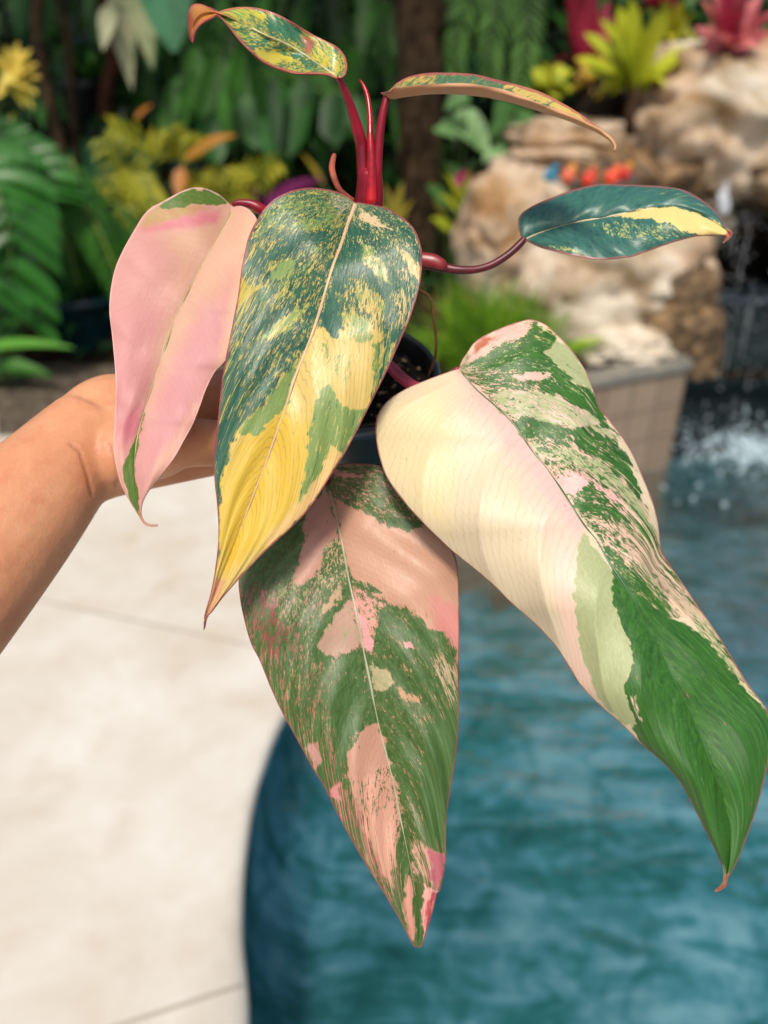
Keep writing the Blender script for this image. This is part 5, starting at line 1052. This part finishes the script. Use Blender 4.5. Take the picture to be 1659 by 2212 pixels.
# ------------------------------------------------------------------ bright grass clump and lime blades behind the ledge
e = empty('grass_clump', (.50, 3.28, TZ)); tag(e, 'bright green feathery grass clump behind the pot, in front of the boulders', 'grass clump'); mb = MB(); rnd = random.Random(4)
for i in range(620):
    a = rnd.uniform(0, 6.28); r_ = abs(rnd.gauss(0, .11)); b0 = Vector((.44+r_*math.cos(a), 3.30+r_*.6*math.sin(a), TZ-.02)); lean = rnd.gauss(.10, .42)
    mb.blade(b0, (lean, rnd.uniform(-.35, .2), 1), (0, -1, .2), rnd.uniform(.20, .46), rnd.uniform(.006, .013), rnd.uniform(.2, 1.0), 5, 'lance', .2, rnd.random())
mb.build('blades', F_grass, e); mb = MB()
for i in range(26):
    a = rnd.uniform(-.22, .2); mb.tube([Vector((.45+a, 3.3, TZ-.02)), Vector((.45+a*1.5, 3.28, TZ+rnd.uniform(.2, .4)))], [.006, .002], 5)
mb.build('stems', plain('dry_brown_stem', C('6a4a22'), .8), e)
leafy('lime_blade_plant', 'few lime green blades lying in front of the boulders beside the ledge', 'plant', 3.42, [(1190, 765, 1315, 732, 24, 'lance', .1, .8), (1200, 760, 1290, 755, 22, 'lance', .08, .4), (1190, 765, 1240, 700, 16, 'lance', .1, .3)], foliage('lime_blade', C('5a8a1c'), C('9ab832')), base=(.78, 3.42), z=TZ, srad=.004)
soil2 = MB(); slab(soil2, [(.24, 2.90), (1.30, 3.40), (1.34, 4.5), (.1, 4.5)], TZ-.03, TZ-.012); o = soil2.build('planter_soil', plain('planter_dark_soil', C('2c2416'), .95, .1, 12, C('120e08'), .8, .02), smooth=False); o['kind'] = 'structure'
# ------------------------------------------------------------------ painted ornaments on the rock
def ornament(label, px, py, Y, cb, ch, s=1.0):
    c = Vp(px, py, Y); e = empty('ornament', c-Vector((0, 0, .03*s))); tag(e, label, 'ornament', 'small painted ornaments on the boulder')
    mb = MB(); mb.ball(c, .034*s, (1, .9, 1), nu=16, nv=12); mb.build('body', plain('glaze_body', C(cb), .25), e)
    mb = MB(); mb.ball(c+Vector((.012*s, -.012*s, .034*s)), .019*s, nu=12, nv=9); mb.build('head', plain('glaze_head', C(ch), .25), e)
    mb = MB(); mb.tube([c+Vector((.015, -.01, -.02))*s, c+Vector((.05, -.01, -.028))*s], [.012*s, .003*s], 8); mb.build('tail', plain('glaze_tail', C('2a6a80'), .3), e)
ornament('blue painted ornament, leftmost of the row on the boulder', 1190, 380, 3.92, '1a7898', '1a7898')
ornament('orange and pink painted ornament next to the blue one', 1228, 380, 3.92, 'd8684a', 'e09a4a', 1.05)
ornament('single low red painted ornament in the middle of the row', 1272, 388, 3.92, 'd83a26', 'd83a26')
ornament('bright orange red painted ornament right of the middle', 1322, 384, 3.92, 'e04a2c', 'e86a3a', 1.1)
ornament('deep red painted ornament at the right end of the row', 1350, 374, 3.94, 'c02a20', 'd08a2a', .95)
# ------------------------------------------------------------------ gravel strip, falling water and foam
mb = MB(); n_ = 60; vs = []; fs = []
xs = np.linspace(-9, .2, 120); ys = np.linspace(3.40, 4.6, 18)
vs = [(x, y, -.012+.012*mn.noise(Vector((x*9, y*9, 0)))) for y in ys for x in xs]; nx = len(xs); mb.add(vs, [(i*nx+j, i*nx+j+1, (i+1)*nx+j+1, (i+1)*nx+j) for i in range(len(ys)-1) for j in range(nx-1)])
o = mb.build('gravel_strip', plain('brown_gravel', C('75695a'), .9, .2, 30, C('2c261e'), 1, .02)); o['kind'] = 'structure'
k = N('falling_water'); g_ = k.n('BsdfGlass'); g_.inputs['Roughness'].default_value = .1; g_.inputs['IOR'].default_value = 1.33; d_ = k.n('BsdfDiffuse'); d_.inputs[0].default_value = (.8, .85, .9, 1); mx = k.n('MixShader'); mx.inputs[0].default_value = .6; k.l(g_.outputs[0], mx.inputs[1]); k.l(d_.outputs[0], mx.inputs[2]); wmat = k.done(mx.outputs[0])
mb = MB(); rnd = random.Random(9); top = Vp(1572, 395, 4.0)
for i in range(14):
    x = top.x+rnd.gauss(.03, .10)+(.12 if rnd.random() < .4 else 0); z1 = rnd.uniform(-.1, .9); L = rnd.uniform(.05, .28); y = 4.0-.35*(1-(z1+.12)/1.2)
    mb.tube([Vector((x, y, z1+L/2)), Vector((x, y-.01, z1-L/2))], [.0006, .0009], 5)
for i in range(260):
    z1 = rnd.uniform(-.1, .95); y = 4.0-.35*(1-(z1+.12)/1.2)+rnd.gauss(0, .08); mb.ball((top.x+rnd.gauss(.05, .16+.2*(1-z1)), y, z1), rnd.uniform(.0015, .005), nu=6, nv=4)
for i in range(26): mb.ball((top.x+rnd.gauss(0, .012), 4.0, top.z-rnd.random()*.12), rnd.uniform(.008, .018), (1, 1, 2), nu=8, nv=6)
o = mb.build('falling_water', wmat); tag(o, 'thin falling water streaks and drops in front of the dark tiled wall', 'water', kind='stuff')
mb = MB()
for i in range(1000):
    if i % 3: x = sp.x+.12+rnd.gauss(0, .16); y = sp.y+rnd.gauss(0, .10)+.1*(x-sp.x)
    else: x = sp.x+.1+rnd.gauss(0, .30); y = sp.y+.05+rnd.gauss(0, .22)
    if x < 1.42 and y > 3.3: continue
    r_ = abs(rnd.gauss(0, .0055))+.0015; mb.ball((x, y, WZ+r_*.1), r_, (1.2, 1.2, .6), nu=6, nv=4)
o = mb.build('foam', plain('white_foam', C('a9bfc8'), .3, .5)); tag(o, 'white foam and bubbles where the waterfall meets the pool', 'foam', kind='stuff')
